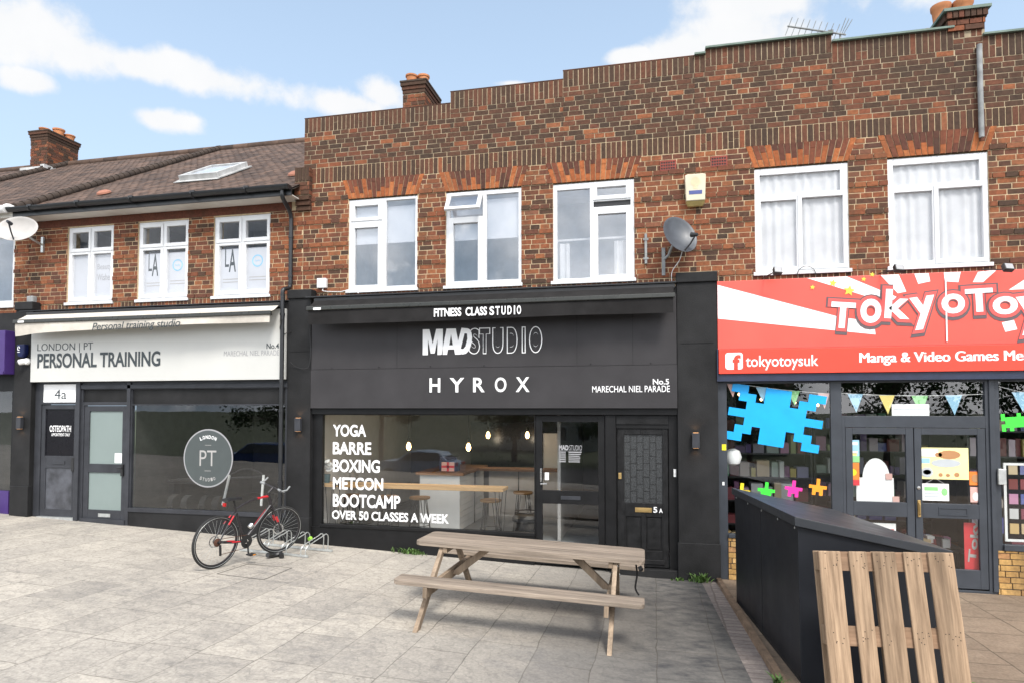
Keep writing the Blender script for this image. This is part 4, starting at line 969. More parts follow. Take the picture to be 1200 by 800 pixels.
# white sign
s1 = sign('shop_sign', 'white fascia sign reading PERSONAL TRAINING under the cream awning', -8.36, -.15, 2.86)
MB().box(-10.90,-5.835,-.17,-.121,2.86,4.0).build('panel', 'offwhite', s1, bevel=.003)
a, b, c, d = rc(44,412.5,188,430,-.17); MB().text('PERSONAL TRAINING', a, b, c, d, -.171, bold=.022, ext=.004).build('lettering', 'ink', s1)
a, b, c, d = rc(312.5,402,327,408.5,-.17); MB().text('No.4', a, b, c, d, -.171, bold=.01, ext=.003).build('lettering', 'ink', s1)
a, b, c, d = rc(44,402,109,413,-.17); MB().text('LONDON | PT', a, b, c+.0, d, -.171, bold=-.008, ext=.003).build('lettering', 'ink', s1)
a, b, c, d = rc(262.5,410.5,327,416.5,-.17); MB().text('MARECHAL NIEL PARADE', a, b, c, d, -.171, bold=-.008, ext=.002).build('small_lettering', 'greyvinyl', s1)
# charcoal sign
s2 = sign('shop_sign', 'charcoal fascia sign reading MADSTUDIO and HYROX in white', -2.53, -.15, 2.39)
pn = MB(); pn.box(-5.365,.308,-.17,-.121,3.007,4.0); pn.box(-5.37,.312,-.174,-.121,2.392,3.003); pn.build('panel', 'fascia', s2, bevel=.002)
jt = MB()
for x in (-3.9,-1.1,-.3): jt.box(x-.0025, x+.0025, -.1712, -.169, 3.01, 3.99)
for x in (-5.0,-4.2,-3.35,-2.5,-.9,-.05): jt.lathe([(.012,0),(.012,.003),(0,.004)], Matrix.Translation((x,-.171,3.03)) @ Matrix.Rotation(R(90),4,'X'), 8)
jt.build('panel_joint', 'blackpaint', s2)
l2 = MB()
for ch, x0, x1 in (('H',503.5,516),('Y',527,544),('R',554.5,568),('O',580,593.5),('X',604.5,620.5)):
    a, b, c, d = rc(x0,444,x1,461.5,-.174); MB().text(ch, a, b, 2.634, 2.852, -.1745, bold=.018, ext=.006).build('letter', 'white', s2)
a, b, c, d = rc(765,443.5,784,450,-.174); MB().text('No.5', a, b, c, d, -.1745, bold=.02, ext=.004).build('lettering', 'white', s2)
a, b, c, d = rc(694,451.5,785,459,-.174); MB().text('MARECHAL NIEL PARADE', a, b, c, d, -.1745, bold=.004, ext=.004).build('lettering', 'white', s2); l2 = MB()
a, b, c, d = rc(495.5,385.5,540,415,-.17)
zb, zt = c-.005, d
xa, xb, xc, xd, xe, xf = [at(x, 400, -.17).x for x in (495.5, 519.0, 517.5, 540, 535, 554)]
def block(pts, x0, x1, y0, y1, m, rot=0):
    mb = MB(); cx, cz = (x0+x1)/2, (zb+zt)/2; p = []
    for u, v in pts:
        X, Z = x0+(x1-x0)*u-cx, zb+(zt-zb)*v-cz; p.append((cx+X*math.cos(rot)-Z*math.sin(rot), cz+X*math.sin(rot)+Z*math.cos(rot)))
    return mb.prism(p, y0, y1).build('letter', m, s2)
block([(0,0),(0,1),(.33,1),(.5,.42),(.67,1),(1,1),(1,0),(.74,0),(.74,.62),(.6,.06),(.4,.06),(.26,.62),(.26,0)], xa, xb, -.176, -.1705, 'white')
block([(0,0),(.26,1),(.74,1),(1,0),(.71,0),(.66,.2),(.34,.2),(.29,0)], xc, xd, -.176, -.1705, 'white'); block([(.41,.36),(.5,.78),(.59,.36)], xc, xd, -.1772, -.1762, 'fascia')
dpts = [(0,0),(.22,1.0),(.62,1.0)]+[(.62+.38*math.sin(t)-.10*t/3.14, .5+.5*math.cos(t)) for t in [i*math.pi/8 for i in range(1,8)]]+[(.5,0)]
block(dpts, xe, xf, -.1785, -.1735, 'white', R(-7)); block([(.33,.2),(.45,.8),(.60,.8),(.66,.6),(.60,.32),(.48,.2)], xe, xf, -.1797, -.1787, 'fascia', R(-7))
ol = MB(); il = MB(); xs = [551,562.5,576,590.5,604.5,611.5,635.5]
for ch, x0, x1 in (('S',549.5,562.5),('T',561.5,574.5),('U',577,590),('D',594,606.5),('I',611.5,616),('O',620,635.5)):
    a = at(x0,400,-.17).x; b = at(x1,400,-.17).x
    ol.text(ch, a, b, zb, zt, -.171, bold=.055, ext=.002); q = .0135; il.text(ch, a+q, b-q, zb+q, zt-q, -.173, bold=.038 if ch != 'I' else .03, ext=.001)
ol.build('outline_lettering', 'white', s2); il.build('outline_fill', 'fascia', s2)
# red sign
s3 = sign('shop_sign', 'red and white rayed fascia sign of the toy shop with yellow stars', 3.9, -.15, 2.865)
X0, X1, Z0, Z1 = .866, 6.6, 3.205, 4.152
MB().box(X0, X1, -.16, -.101, Z0, Z1).build('panel', 'redup', s3, bevel=.003)
MB().box(X0+.008, X1, -.178, -.101, 2.868, 3.20).build('lower_panel', 'red', s3, bevel=.003)
MB().box(X0-.012, X1, -.15, -.101, 2.765, 2.862).box(X0-.014, X0-.001, -.18, -.101, 2.765, 3.22).build('edge_trim', 'navy', s3)
def clip(poly, x0, x1, z0, z1):
    for ax, lim, sgn in ((0,x0,1),(0,x1,-1),(1,z0,1),(1,z1,-1)):
        out = []
        for i in range(len(poly)):
            p, q = poly[i-1], poly[i]; dp, dq = sgn*(p[ax]-lim), sgn*(q[ax]-lim)
            if (dp >= 0) != (dq >= 0): t = dp/(dp-dq); out.append((p[0]+(q[0]-p[0])*t, p[1]+(q[1]-p[1])*t))
            if dq >= 0: out.append(q)
        poly = out
        if not poly: return None
    return poly
rays = MB()
def pxz(x, y): p = at(x, y, -.16); return (p.x, p.z)
for quad in ([(838,332),(838,372),(1026,400),(1027,388),(905,355),(850,338)],):
    pass
polys = [[(836,333),(836,373),(1026,392),(1024,377),(985,372)],
         [(945,326),(988,322.5),(1060,352),(1030,352)],
         [(1030,321),(1052,319.5),(1062,342),(1052,344)],
         [(1071,320),(1088,320),(1090,330),(1076,333)],
         [(1106,319),(1126,318),(1123,331),(1107,330)],
         [(1146,319),(1168,316.5),(1152,331),(1140,331)],
         [(1182,340),(1205,325),(1215,318),(1260,310),(1225,338)],
         [(1174,378),(1188,375),(1192,386),(1178,389)]]
for pl_ in polys:
    q = clip([pxz(*p) for p in pl_], X0+.004, X1-.01, Z0+.004, Z1-.004)
    if q: MB().prism(q, -.1625, -.1605).build('white_ray', 'white', s3)
st = MB()
for (x, y, r_) in ((976,332,4.5),(995,341,6.5),(952,337,3),(1012,327.5,3),(1022,322,3)):
    cx, cz = pxz(x, y); q = r_/88
    MB().prism([(cx+(q if i % 2 == 0 else q*.48)*math.sin(i*math.pi/5+.2), cz+(q if i % 2 == 0 else q*.48)*math.cos(i*math.pi/5+.2)) for i in range(10)], -.1665, -.163).build('star', 'yellow', s3)
logo = [('T',971,1004,352,387,-.10,0),('o',1006,1035,348,381,-.06,0),('k',1035,1069,337,376,-.08,.0),('y',1066,1100,345,388,.12,0),('o',1101,1133,342,370,-.02,0),('T',1129,1166,336,368,.03,0),('o',1161,1195,345,371,.05,0),('y',1191,1228,344,394,.1,0),('s',1228,1256,340,372,.1,0)]
LA, LB_, LC = MB(), MB(), MB()
for li, (ch, x0, x1, y0, y1, rot, sh) in enumerate(logo):
    st_y = .0005*(li % 3)
    a, b, c, d = rc(x0+2.2, y0+2.4, x1-2.2, y1-2.4, -.17)
    LA.text(ch, a-.068, b+.068, c-.088, d+.062, -.1628-st_y, bold=.075, ext=.002, rot=rot)
    LB_.text(ch, a-.045, b+.045, c-.045, d+.045, -.1662-st_y, bold=.065, ext=.002, rot=rot)
    LC.text(ch, a, b, c, d, -.1698-st_y, bold=.03, ext=.002, rot=rot)
LA.build('logo_outline', 'logogrey', s3); LB_.build('logo_border', 'logored', s3); LC.build('logo_lettering', 'white', s3)
a, b, c, d = rc(874,416,959,433,-.178); MB().text('tokyotoysuk', a, b, c, d, -.1785, bold=.010, ext=.002).build('lettering', 'white', s3)
vs, _ = textgeo('Manga & Video Games Me', .02); wd = max(v[0] for v in vs)-min(v[0] for v in vs); vs2, _ = textgeo('Manga & Video Games Merchandise', .02); wd2 = max(v[0] for v in vs2)-min(v[0] for v in vs2)
a, b, c, d = rc(1007.5,412,1199,426,-.178); tl = MB()
for k in range(3): tl.text('Manga & Video Games Merchandise', a+(k-1)*.006, a+(b-a)*wd2/wd+(k-1)*.006, c-.01, d+.005, -.1785-.0004*k, bold=0, ext=.0012)
tl.build('lettering', 'white', s3)
a, b, c, d = rc(850,413,870.5,432.5,-.178); rr = .035
pts = []
for (cx, cz, t0) in ((b-rr,d-rr,0),(a+rr,d-rr,90),(a+rr,c+rr,180),(b-rr,c+rr,270)): pts += [(cx+rr*math.cos(R(t0+i*22.5)), cz+rr*math.sin(R(t0+i*22.5))) for i in range(5)]
MB().prism(pts, -.1805, -.1785).build('round_cornered_emblem', 'white', s3)
MB().text('f', a+.095, b-.028, c+.0, d-.03, -.181, bold=.05, ext=.002).build('emblem_letter', 'red', s3)
MB().box(at(1108,330,-.17).x-.008, at(1108,330,-.17).x+.008, -.176, -.1705, 3.25, 4.07).build('banner_seam', 'white', s3)
# purple sign at the frame edge
s4 = sign('shop_sign', 'purple fascia sign of the neighbour cut by the left edge', -12.6, -.15, 3.0)
MB().box(-16,-11.33,-.30,-.101,3.0,3.78).build('panel', 'purple', s4, bevel=.01); MB().box(-16,-11.33,-.32,-.3,3.0,3.05).build('trim', 'purple', s4)

# round logo disc on the training shop glass
dsc = thing('window_logo', 'round grey logo disc reading LONDON PT STUDIO on the dark window', 'sign', (-7.33,-.04,1.56))
cx, cz = -7.33, 1.555
ell = lambda r: [(cx+r*math.cos(i*2*math.pi/48), cz+r*1.03*math.sin(i*2*math.pi/48)) for i in range(48)]
MB().prism(ell(.475), -.042, -.038).build('rim', 'greyvinyl', dsc); MB().prism(ell(.452), -.0445, -.0425).build('disc', mat('slate_vinyl', (.058,.070,.070), .5, var=.06), dsc)
lt = MB()
def arctext(mb, word, r, a0, step, h, wl_, flip=False):
    for i, chr_ in enumerate(word):
        t = R(a0)+(i-(len(word)-1)/2)*R(step)*(1 if flip else -1)
        x, z = cx+r*math.cos(t), cz+r*math.sin(t)
        mb.text(chr_, x-wl_/2, x+wl_/2, z-h/2, z+h/2, -.045, bold=.02, ext=.001, rot=t-math.pi/2+(math.pi if flip else 0))
arctext(lt, 'LONDON', .355, 90, 9.2, .06, .042); lt.build('lettering', 'white', dsc)
lt = MB(); arctext(lt, 'STUDIO', .36, 270, 8.4, .055, .036, True); lt.text('PT', cx-.16, cx+.16, cz-.13, cz+.13, -.045, bold=-.005, ext=.001)
lt.box(cx-.06, cx+.06, -.046, -.045, cz+.215, cz+.222); lt.box(cx-.06, cx+.06, -.046, -.045, cz-.215, cz-.208); lt.build('fine_lettering', 'palegrey', dsc)

# ================================================================== awnings
def awning(label, x0, x1, ztop, zbar, zval, fab, y1, seed, fx0=0, fx1=0):
    t = thing('awning', label, 'awning', ((x0+x1)/2, -.15, ztop))
    MB().box(x0-.02, x1+.02, -.24, -.121, ztop-.05, ztop+.02).build('cassette', 'blackp', t, bevel=.008)
    n = 24; mb = MB(); rr = random.Random(seed); ph = rr.uniform(0,6)
    for i in range(n+1):
        s = i/n; x = x0+(x1-x0)*s
        sg = .012*math.sin(s*9+ph)
        mb.v += [(x, -.24, ztop-.03), (x, (-.24+y1)/2, (ztop-.03+zbar)/2-.01+sg*.4), (x, y1, zbar)]
    for i in range(n):
        for k in range(2): mb.face((3*i+k, 3*i+k+1, 3*i+3+k+1, 3*i+3+k))
    mb.build('canopy', fab, t, smooth=True, recalc=False)
    MB().box(x0-.015, x1+.015, y1-.035, y1+.02, zbar-.055, zbar+.012).build('front_bar', 'bar', t, bevel=.012, segs=3)
    va = MB(); m = 60
    for i in range(m+1):
        s = i/m; x = x0+.01+(x1-x0-.02)*s; w_ = .012*math.sin(s*14+ph)+.006*math.sin(s*31)
        zz = zval(s); va.v += [(x, y1-.01, zbar-.05), (x, y1-.012+w_*.6, (zbar-.05+zz)/2), (x, y1-.012+w_*1.4, zz)]
    for i in range(m):
        for k in range(2): va.face((3*i+k, 3*i+k+1, 3*i+3+k+1, 3*i+3+k))
    va_o = va.build('valance', fab, t, smooth=True, recalc=False)
    MB().box(x1-.16, x1-.12, y1+.02, -.22, zbar-.03, zbar-.0).box(x0+.12, x0+.16, y1+.02, -.22, zbar-.03, zbar-.0).build('folding_arm', 'bar', t, bevel=.005)
    return t, va_o
aw1, v1 = awning('cream retracted awning with drooping valance over the white sign', -10.93, -5.92, 4.07, 3.915, lambda s: 3.67+.05*math.sin(s*3.0)+.10*max(0, s-.35)-.03*math.exp(-((s)/.05)**2), 'cream', -.45, 3)
MB().text('Personal training studio', *rc(109,377,212,388.5,-.49), -.506, bold=.008, ext=.003, shear=.25, slope=.012).build('lettering', 'ink', aw1)
MB().box(-10.83,-10.70,-.487,-.484,3.872,3.905).build('maker_plate', 'white', aw1)
aw2, v2 = awning('black retracted awning with dark valance over the charcoal sign', -5.27, .27, 4.12, 3.955, lambda s: 3.69-.01*math.sin(s*6), 'blackfab', -.45, 8)
lt = MB()
for wd_, x0, x1 in (('FITNESS',509,541),('CLASS',546,571),('S',574,579.5),('T',581,586),('U',588,593),('D',595,600),('I',602.5,604),('O',606,611)):
    a, b, c, d = rc(x0,364,x1,376.5,-.47); lt.text(wd_, a, b, 3.735, 3.862, -.489, bold=.03, ext=.003)
lt.build('valance_lettering', 'white', aw2)
MB().box(-5.16,-5.03,-.487,-.484,3.905,3.94).build('maker_plate', 'white', aw2)
cs = MB(); cs.box(-5.43,.305,-.26,-.12,4.145,4.165); cs.build('cover_strip', 'blackp', aw2)

# ================================================================== wall fittings
def dish(label, mtl, c, az, el, w_, h_, m2):
    t = thing('satellite_dish', label, 'satellite dish', c)
    M = Matrix.Rotation(az, 4, 'Z') @ Matrix.Rotation(R(90)-el, 4, 'X') @ Matrix.Diagonal((w_, h_, w_, 1))
    prof = [(r/10, .30*(r/10)**2) for r in range(0, 11)]
    MB().lathe([(max(r,.001), z) for r, z in prof]+[(1.03,.30),(1.03,.28)]+[(max(r,.001), z-.025) for r, z in reversed(prof)], M, 36, capends=False).build('reflector', mtl, t, smooth=True, world=False)
    f = M @ Vector((.40 if mtl == 'dishg' else 0,-.45 if mtl == 'dishg' else -.15,.98)); b0 = M @ Vector((0,-.95,.25))
    MB().tube([b0, b0.lerp(f,.55)+Vector((0,0,-.02)), f], .012, 8).build('feed_arm', m2, t, smooth=True, world=False)
    d = (M @ Vector((0,0,.2))-f).normalized(); MB().tube([f-d*.03, f+d*.02, f+d*.07], [.022,.03,.034], 12).build('receiver', m2, t, smooth=True, world=False)
    return t, M
d1, M = dish('dark grey satellite dish on the wall beside the cream alarm box', 'dishg', (.33,-.26,4.78), R(32), R(22), .255, .285, 'blackp')
MB().tube([(-.03,.05,-.02),(-.12,.2,-.2),(-.18,.24,-.25)], .02).box(-.215,-.165,.235,.262,-.48,-.08).build('wall_bracket', 'pipegrey', d1, world=False)
d2, M = dish('off white satellite dish at the left end of the gutter', 'dishw', (at(24,272,-.4).x,-.4,at(24,272,-.4).z), R(18), R(22), .33, .25, 'greyjoin')
MB().tube([(.03,.05,-.02),(.06,.2,-.1),(.05,.36,-.14)], .02).box(.03,.08,.36,.395,-.28,.0).build('wall_bracket', 'galv', d2, world=False)
o = MB().box(-.125,-.09,-.04,-.008,4.48,4.92).box(-.145,-.07,-.045,-.04,4.54,4.57).box(-.145,-.07,-.045,-.04,4.82,4.85).build('wall_bracket', 'pipegrey', bevel=.003); tag(o, 'bare grey steel mast bracket on the brick right of the third window', 'bracket')
al = thing('alarm_box', 'cream burglar alarm box with blue label on the brick wall', 'alarm box', (.59,-.05,5.45))
MB().prism([(.46,5.33),(.72,5.33),(.735,5.70),(.70,5.715),(.48,5.715),(.445,5.70)], -.12, -.004).build('casing', 'creamplastic', al, bevel=.012, segs=3)
MB().hull([(.46,-.12,5.325),(.72,-.12,5.325),(.72,-.004,5.325),(.46,-.004,5.325),(.49,-.07,5.265),(.69,-.07,5.265),(.69,-.01,5.265),(.49,-.01,5.265)], [(0,1,5,4),(1,2,6,5),(2,3,7,6),(3,0,4,7),(4,5,6,7)]).build('strobe_lens', mat('amber_lens', (.45,.36,.14), .3), al)
MB().box(.50,.68,-.1225,-.1205,5.42,5.475).build('label_strip', 'bluelbl', al)
MB().lathe([(.07,0),(.07,.0015)], Matrix.Translation((.59,-.1205,5.60)) @ Matrix.Rotation(R(90),4,'X'), 8).box(.56,.62,-.1225,-.1205,5.50,5.53).build('faded_emblem', mat('faded_tan_print', (.66,.52,.33), .6), al)
a = at(28,411,-.17); bl = thing('alarm_box', 'blue shield shaped alarm box on the charcoal pilaster above the camera', 'alarm box', (a.x,-.16,a.z))
MB().prism([(a.x-.085,a.z+.11),(a.x+.09,a.z+.115),(a.x+.09,a.z-.05),(a.x+.03,a.z-.125),(a.x-.06,a.z-.10)], -.24, -.151).build('casing', 'bluep', bl, bevel=.015)
bw = MB(); bw.tube([(a.x-.03+.022*math.cos(t), -.242, a.z+.04+.035*math.sin(t)) for t in [i*.7 for i in range(9)]], .007, 6); bw.box(a.x-.055,a.x-.005,-.243,-.240,a.z-.03,a.z-.02); bw.build('emblem', 'white', bl)
a = at(27,424.5,-.2); cc = thing('security_camera', 'white dome security camera under the blue alarm box', 'camera', (a.x,-.16,a.z))
MB().lathe([(.045,-.02),(.06,0),(.06,.04),(.05,.06)], Matrix.Translation((a.x+.06,-.155,a.z+.02)) @ Matrix.Rotation(R(90),4,'X'), 16).tube([(a.x+.05,-.2,a.z+.02),(a.x-.03,-.25,a.z)], .05, 14).build('housing', 'whitep', cc, smooth=True)
MB().lathe([(.034,0),(.03,.02),(.0,.03)], Matrix.Translation((a.x-.035,-.252,a.z-.005)) @ Matrix.Rotation(R(60),4,'Y').inverted() @ Matrix.Rotation(R(90),4,'X'), 14).build('lens', 'blackp', cc, smooth=True)
def walllamp(label, x, z, y=-.15):
    t = thing('wall_lamp', label, 'wall lamp', (x, y, z), group='black wall lamps on the pilasters')
    MB().walls(x-.05, x+.05, z-.105, z+.105, y-.075, y-.012, []).build('housing', 'greyjoin', t, bevel=.004)
    MB().box(x-.04, x+.04, y-.012, y-.001, z-.07, z+.07).build('backplate', 'blackp', t)
    MB().box(x-.035, x+.035, y-.068, y-.02, z+.1052, z+.108).box(x-.035, x+.035, y-.068, y-.02, z-.108, z-.1052).build('led', 'glow', t)
    for s in (1,-1):
        l = bpy.data.lights.new('lamp_glow', 'SPOT'); l.energy = .35; l.color = (1,.55,.25); l.spot_size = R(110); l.shadow_soft_size = .02
        lo = bpy.data.objects.new('lamp_glow', l); COL.objects.link(lo); lo.parent = t; lo.location = (0,-.045,s*.125); lo.rotation_euler = (R(180) if s > 0 else 0, 0, 0)
walllamp('black up and down wall lamp on the pilaster right of the panelled door', .555, 1.945)
walllamp('black up and down wall lamp on the pilaster behind the bicycle', at(350,497,-.18).x, at(350,497,-.18).z)
walllamp('black up and down wall lamp on the pilaster left of the grey door', at(24,495,-.18).x, at(24,495,-.18).z)
o = MB().box(-5.34,-5.18,-.075,-.003,4.33,4.49).build('junction_box', 'whitep', bevel=.012, segs=3); tag(o, 'small white box on the brick above the left pilaster cap', 'junction box')
o = MB().tube(smooth_path([(-5.24,-.02,4.33),(-5.2,-.1,4.27),(-4.9,-.1,4.25),(-4.75,-.08,4.28),(-4.6,-.06,4.22)],5), .006, 6).build('cable', 'whitep'); tag(o, 'thin pale cable lying below the first window sill', 'cable')
o = MB().tube(smooth_path([(.40,-.06,4.62),(.36,-.03,4.5),(.26,-.02,4.35),(.255,-.03,4.2)],5), .005, 6).build('cable', 'whitep'); tag(o, 'thin white cable hanging from the dark grey dish', 'cable')
a = at(352,385,-.2); o = MB().tube(smooth_path([at(362,372,-.2),at(364,410,-.2),at(361,430,-.2),at(348,430,-.17),at(340,424,-.2)],6), .006, 6).build('cable', 'blackp'); tag(o, 'black cable looping down beside the charcoal sign', 'cable')
o = MB().tube(smooth_path([at(331,374,-.3),at(328,385,-.2),at(333,391,-.18),at(341,388,-.18)],6), .006, 6).build('cable', 'blackp'); tag(o, 'black cable looping at the right end of the cream awning', 'cable')
# floodlights reaching over the red sign
def flood(label, x, y):
    p = at(x, y, -.42); t = thing('floodlight', label, 'floodlight', (p.x, -.16, 4.2), group='floodlights over the red sign')
    M = Matrix.Translation(p) @ Matrix.Rotation(R(-30), 4, 'X') @ Matrix.Rotation(R(10),4,'Z')
    MB().box(-.055,.055,-.03,.03,-.05,.05,M).build('head', 'blackp', t, bevel=.006)
    MB().box(-.045,.045,-.034,-.031,-.04,.04,M).build('lens', 'greyvinyl', t)
    MB().tube(smooth_path([(p.x-.16,-.1,4.12),(p.x-.14,-.13,4.17),(p.x-.05,-.36,p.z-.01),(p.x,-.42,p.z)],5), .008, 6).build('arm', 'blackp', t, smooth=True)
flood('black floodlight on an arm under the left net curtained window', 911, 318); flood('black floodlight on an arm under the right net curtained window', 1053, 315); flood('black floodlight on an arm at the right photo edge', 1181, 314)
o = MB().tube(smooth_path([(1.93,-.05,4.15),(1.95,-.05,4.28),(2.05,-.04,4.34),(2.15,-.05,4.28),(2.18,-.05,4.15)],6), .005, 6).build('cable', 'blackp'); tag(o, 'black cable arching above the red sign below the window', 'cable')
# television aerial behind the parapet
ae = thing('tv_aerial', 'yagi television aerial behind the highest parapet step', 'aerial', (2.35,1.2,7.6))
Ya = 1.2; A = at(923,31,Ya); B = at(991,41,Ya+.25)
mb = MB(); mb.tube([A, B], .014, 6); mb.build('boom', 'pipegrey', ae)
mb = MB(); dv_ = Vector((.05,-.02,.13)).normalized()*.14
for i in range(9): p = A.lerp(B, .02+i*.102); mb.tube([p-dv_, p+dv_], .006, 5)
mb.build('director', 'pipegrey', ae)
q = A.lerp(B,.9); mb = MB()
for dz in (.0,.05,.10): mb.tube([q+Vector((.0+dz*.6,0,0)), q+Vector((.08+dz*.9,-.05,.22-dz*.4))], .006, 5)
mb.box(q.x-.18,q.x-.10,q.y-.03,q.y+.03,q.z-.0,q.z+.07); mb.build('reflector', 'pipegrey', ae)
MB().tube([(B.x-.08,B.y,6.9),(B.x-.08,B.y,B.z+.03)], .016, 8).build('mast', 'pipegrey', ae)

# ================================================================== picnic table
cxT, cyT = -1.39, -2.40
tb = thing('picnic_table', 'weathered wooden picnic table with attached benches in front of the fitness studio', 'table', (cxT, cyT, G(cxT, cyT)), (R(-1.6), R(2.4), R(1.0)))
def rboard(mb, x0, x1, y0, y1, z0, z1, c0=0, c1=0, rad=.09):
    "a board; c0/c1 say which long side has rounded corners"
    pts = []
    def corner(cx, cy, t0, r): return [(cx+r*math.cos(R(t0+i*18)), cy+r*math.sin(R(t0+i*18))) for i in range(6)]
    r0 = rad if c0 else .004; r1 = rad if c1 else .004
    pts += corner(x1-r1, y1-r1, 0, r1)+corner(x0+r1, y1-r1, 90, r1)+corner(x0+r0, y0+r0, 180, r0)+corner(x1-r0, y0+r0, 270, r0)
    b = len(mb.v); n = len(pts); mb.v += [(x,y,z0) for x, y in pts]+[(x,y,z1) for x, y in pts]
    mb.face([b+i for i in reversed(range(n))]); mb.face([b+n+i for i in range(n)])
    for i in range(n): j = (i+1) % n; mb.face((b+i, b+j, b+n+j, b+n+i))
top = MB(); nb = 5; wb = .70/nb
for i in range(nb): y = -.35+i*wb; rboard(top, -1.245, 1.245, y, y+wb-.007, .70, .745, c0=(i == 0), c1=(i == nb-1))
top.build('tabletop', 'woodx', tb, bevel=.005, world=False)
for s in (-1, 1):
    se = MB(); y0 = s*.81-.135
    rboard(se, -1.25, 1.25, y0, y0+.132, .415, .46, c0=1 if s < 0 else 0, c1=1 if s > 0 else 0, rad=.07); rboard(se, -1.25, 1.25, y0+.138, y0+.27, .415, .46, c0=1 if s < 0 and False else 0, c1=1 if s > 0 else 0, rad=.07)
    se.build('seat', 'woodx', tb, bevel=.006, world=False)
def plank(mb, a, b, wdir, wd, td, th):
    a, b = Vector(a), Vector(b); wdir = Vector(wdir).normalized(); td = Vector(td).normalized()
    p = [a-wdir*wd/2-td*th/2, a+wdir*wd/2-td*th/2, a+wdir*wd/2+td*th/2, a-wdir*wd/2+td*th/2]
    q = [v+(b-a) for v in p]; mb.hull(p+q, [(3,2,1,0),(4,5,6,7),(0,1,5,4),(1,2,6,5),(2,3,7,6),(3,0,4,7)])
for s in (-1, 1):
    X = s*.945
    for t in (-1, 1):
        lg = MB(); plank(lg, (X, t*1.0, 0), (X, t*.235, .70), (0,1,0), .118, (1,0,0), .045); lg.build('leg', 'woodleg', tb, bevel=.004, world=False)
    for t in (-1, 1):
        for (yy, zz) in ((t*.62, .352), (t*.58, .375), (t*.29, .66)):
            MB().lathe([(.014,0),(.014,.006),(.006,.012)], Matrix.Translation((X+s*.0225, yy, zz)) @ Matrix.Rotation(R(90)*s, 4, 'Y'), 10).build('bolt', 'galv', tb, world=False)
    sp = MB(); plank(sp, (X-s*.047, -.95, .36), (X-s*.047, .95, .36), (0,0,1), .105, (1,0,0), .045); sp.build('seat_support', 'woodleg', tb, bevel=.004, world=False)
    bt_ = MB(); plank(bt_, (X-s*.047, -.33, .668), (X-s*.047, .33, .668), (0,0,1), .06, (1,0,0), .045); bt_.build('top_batten', 'woodleg', tb, bevel=.004, world=False)
    br = MB(); plank(br, (X-s*.075, 0, .34), (X-s*.50, 0, .70), (1,0,0), .115, (0,1,0), .045); br.build('brace', 'woodleg', tb, bevel=.004, world=False)
o = MB().tube(smooth_path([(-.22,-2.0,.62),(-.21,-1.98,.5),(-.23,-1.97,.35),(-.19,-1.97,.27)],5), .011, 6).tube([(-.19,-1.97,.56),(-.15,-1.97,.58)], .03, 10).build('lock', 'blackp', smooth=True); tag(o, 'small black padlock and chain hanging at the table right end', 'lock')

# ================================================================== bin store and pallet
BR = R(4.9)
bs = thing('storage_box', 'tall dark grey storage box with sloping lid left of the pallet', 'storage box', (.95,-1.22,G(.95,-1.3)), (R(-1.6),0,BR))
body = MB(); L_, W_ = 2.50, 1.12; zl, zr = 1.325, 1.085
body.hull([(0,-L_,0),(W_,-L_,0),(W_,0,0),(0,0,0),(0,-L_,zl),(W_,-L_,zr),(W_,0,zr),(0,0,zl)], [(3,2,1,0),(4,5,6,7),(0,1,5,4),(1,2,6,5),(2,3,7,6),(3,0,4,7)])
body.build('body', 'bin', bs, bevel=.006, world=False)
lid = MB(); sl_ = (zl-zr)/W_
lid.hull([(-.03,-L_-.03,zl-.02),(W_+.06,-L_-.03,zr-.02),(W_+.06,.03,zr-.02),(-.03,.03,zl-.02),(-.03,-L_-.03,zl+.058),(W_+.06,-L_-.03,zr+.05),(W_+.06,.03,zr+.05),(-.03,.03,zl+.058)], [(3,2,1,0),(4,5,6,7),(0,1,5,4),(1,2,6,5),(2,3,7,6),(3,0,4,7)])
lid.build('lid', 'binlid', bs, bevel=.005, world=False)
se = MB(); se.box(-.004,.0,-1.256,-1.25,.02,zl-.02); se.box(-.003,.0,-L_+.02,-.02,.04,.05); se.build('panel_seam', 'blackp', bs, world=False)
fx = MB()
for y in (-2.42,-1.9,-1.3,-.7,-.1): fx.lathe([(.011,0),(.011,.004),(0,.007)], Matrix.Translation((0,y,zl-.05)) @ Matrix.Rotation(R(-90),4,'Y'), 10)
fx.build('fixing', 'galv', bs, world=False)
pa = thing('pallet', 'worn wooden pallet leaning upright against the dark grey storage box', 'pallet', (1.215,-4.34,G(1.2,-4.3)), (R(-11.5),R(-1.0),R(4.2)))
PH, PW = 1.20, .93
for (x0, wd) in ((0,.158),(.215,.125),(.378,.160),(.590,.125),(.757,.173)):
    d = MB(); d.box(x0, x0+wd, -.144, -.122, 0, PH); d.build('deck_board', 'woodpz', pa, bevel=.008, world=False)
for z0 in (0, PH/2-.07, PH-.145):
    d = MB(); d.box(.002, PW-.002, -.1215, -.1, z0+.003, z0+.142); d.build('cross_board', 'woodpx', pa, bevel=.003, world=False)
    for x0 in (.004, PW/2-.07, PW-.144):
        d = MB(); d.box(x0, x0+.14, -.0995, -.0225, z0+.005, z0+.14); d.build('block', 'woodpz', pa, bevel=.003, world=False)
for x0 in (0, PW/2-.05, PW-.1):
    d = MB(); d.box(x0, x0+.1, -.022, 0, 0, PH); d.build('base_board', 'woodpz', pa, bevel=.003, world=False)
nl = MB(); r5 = random.Random(5)
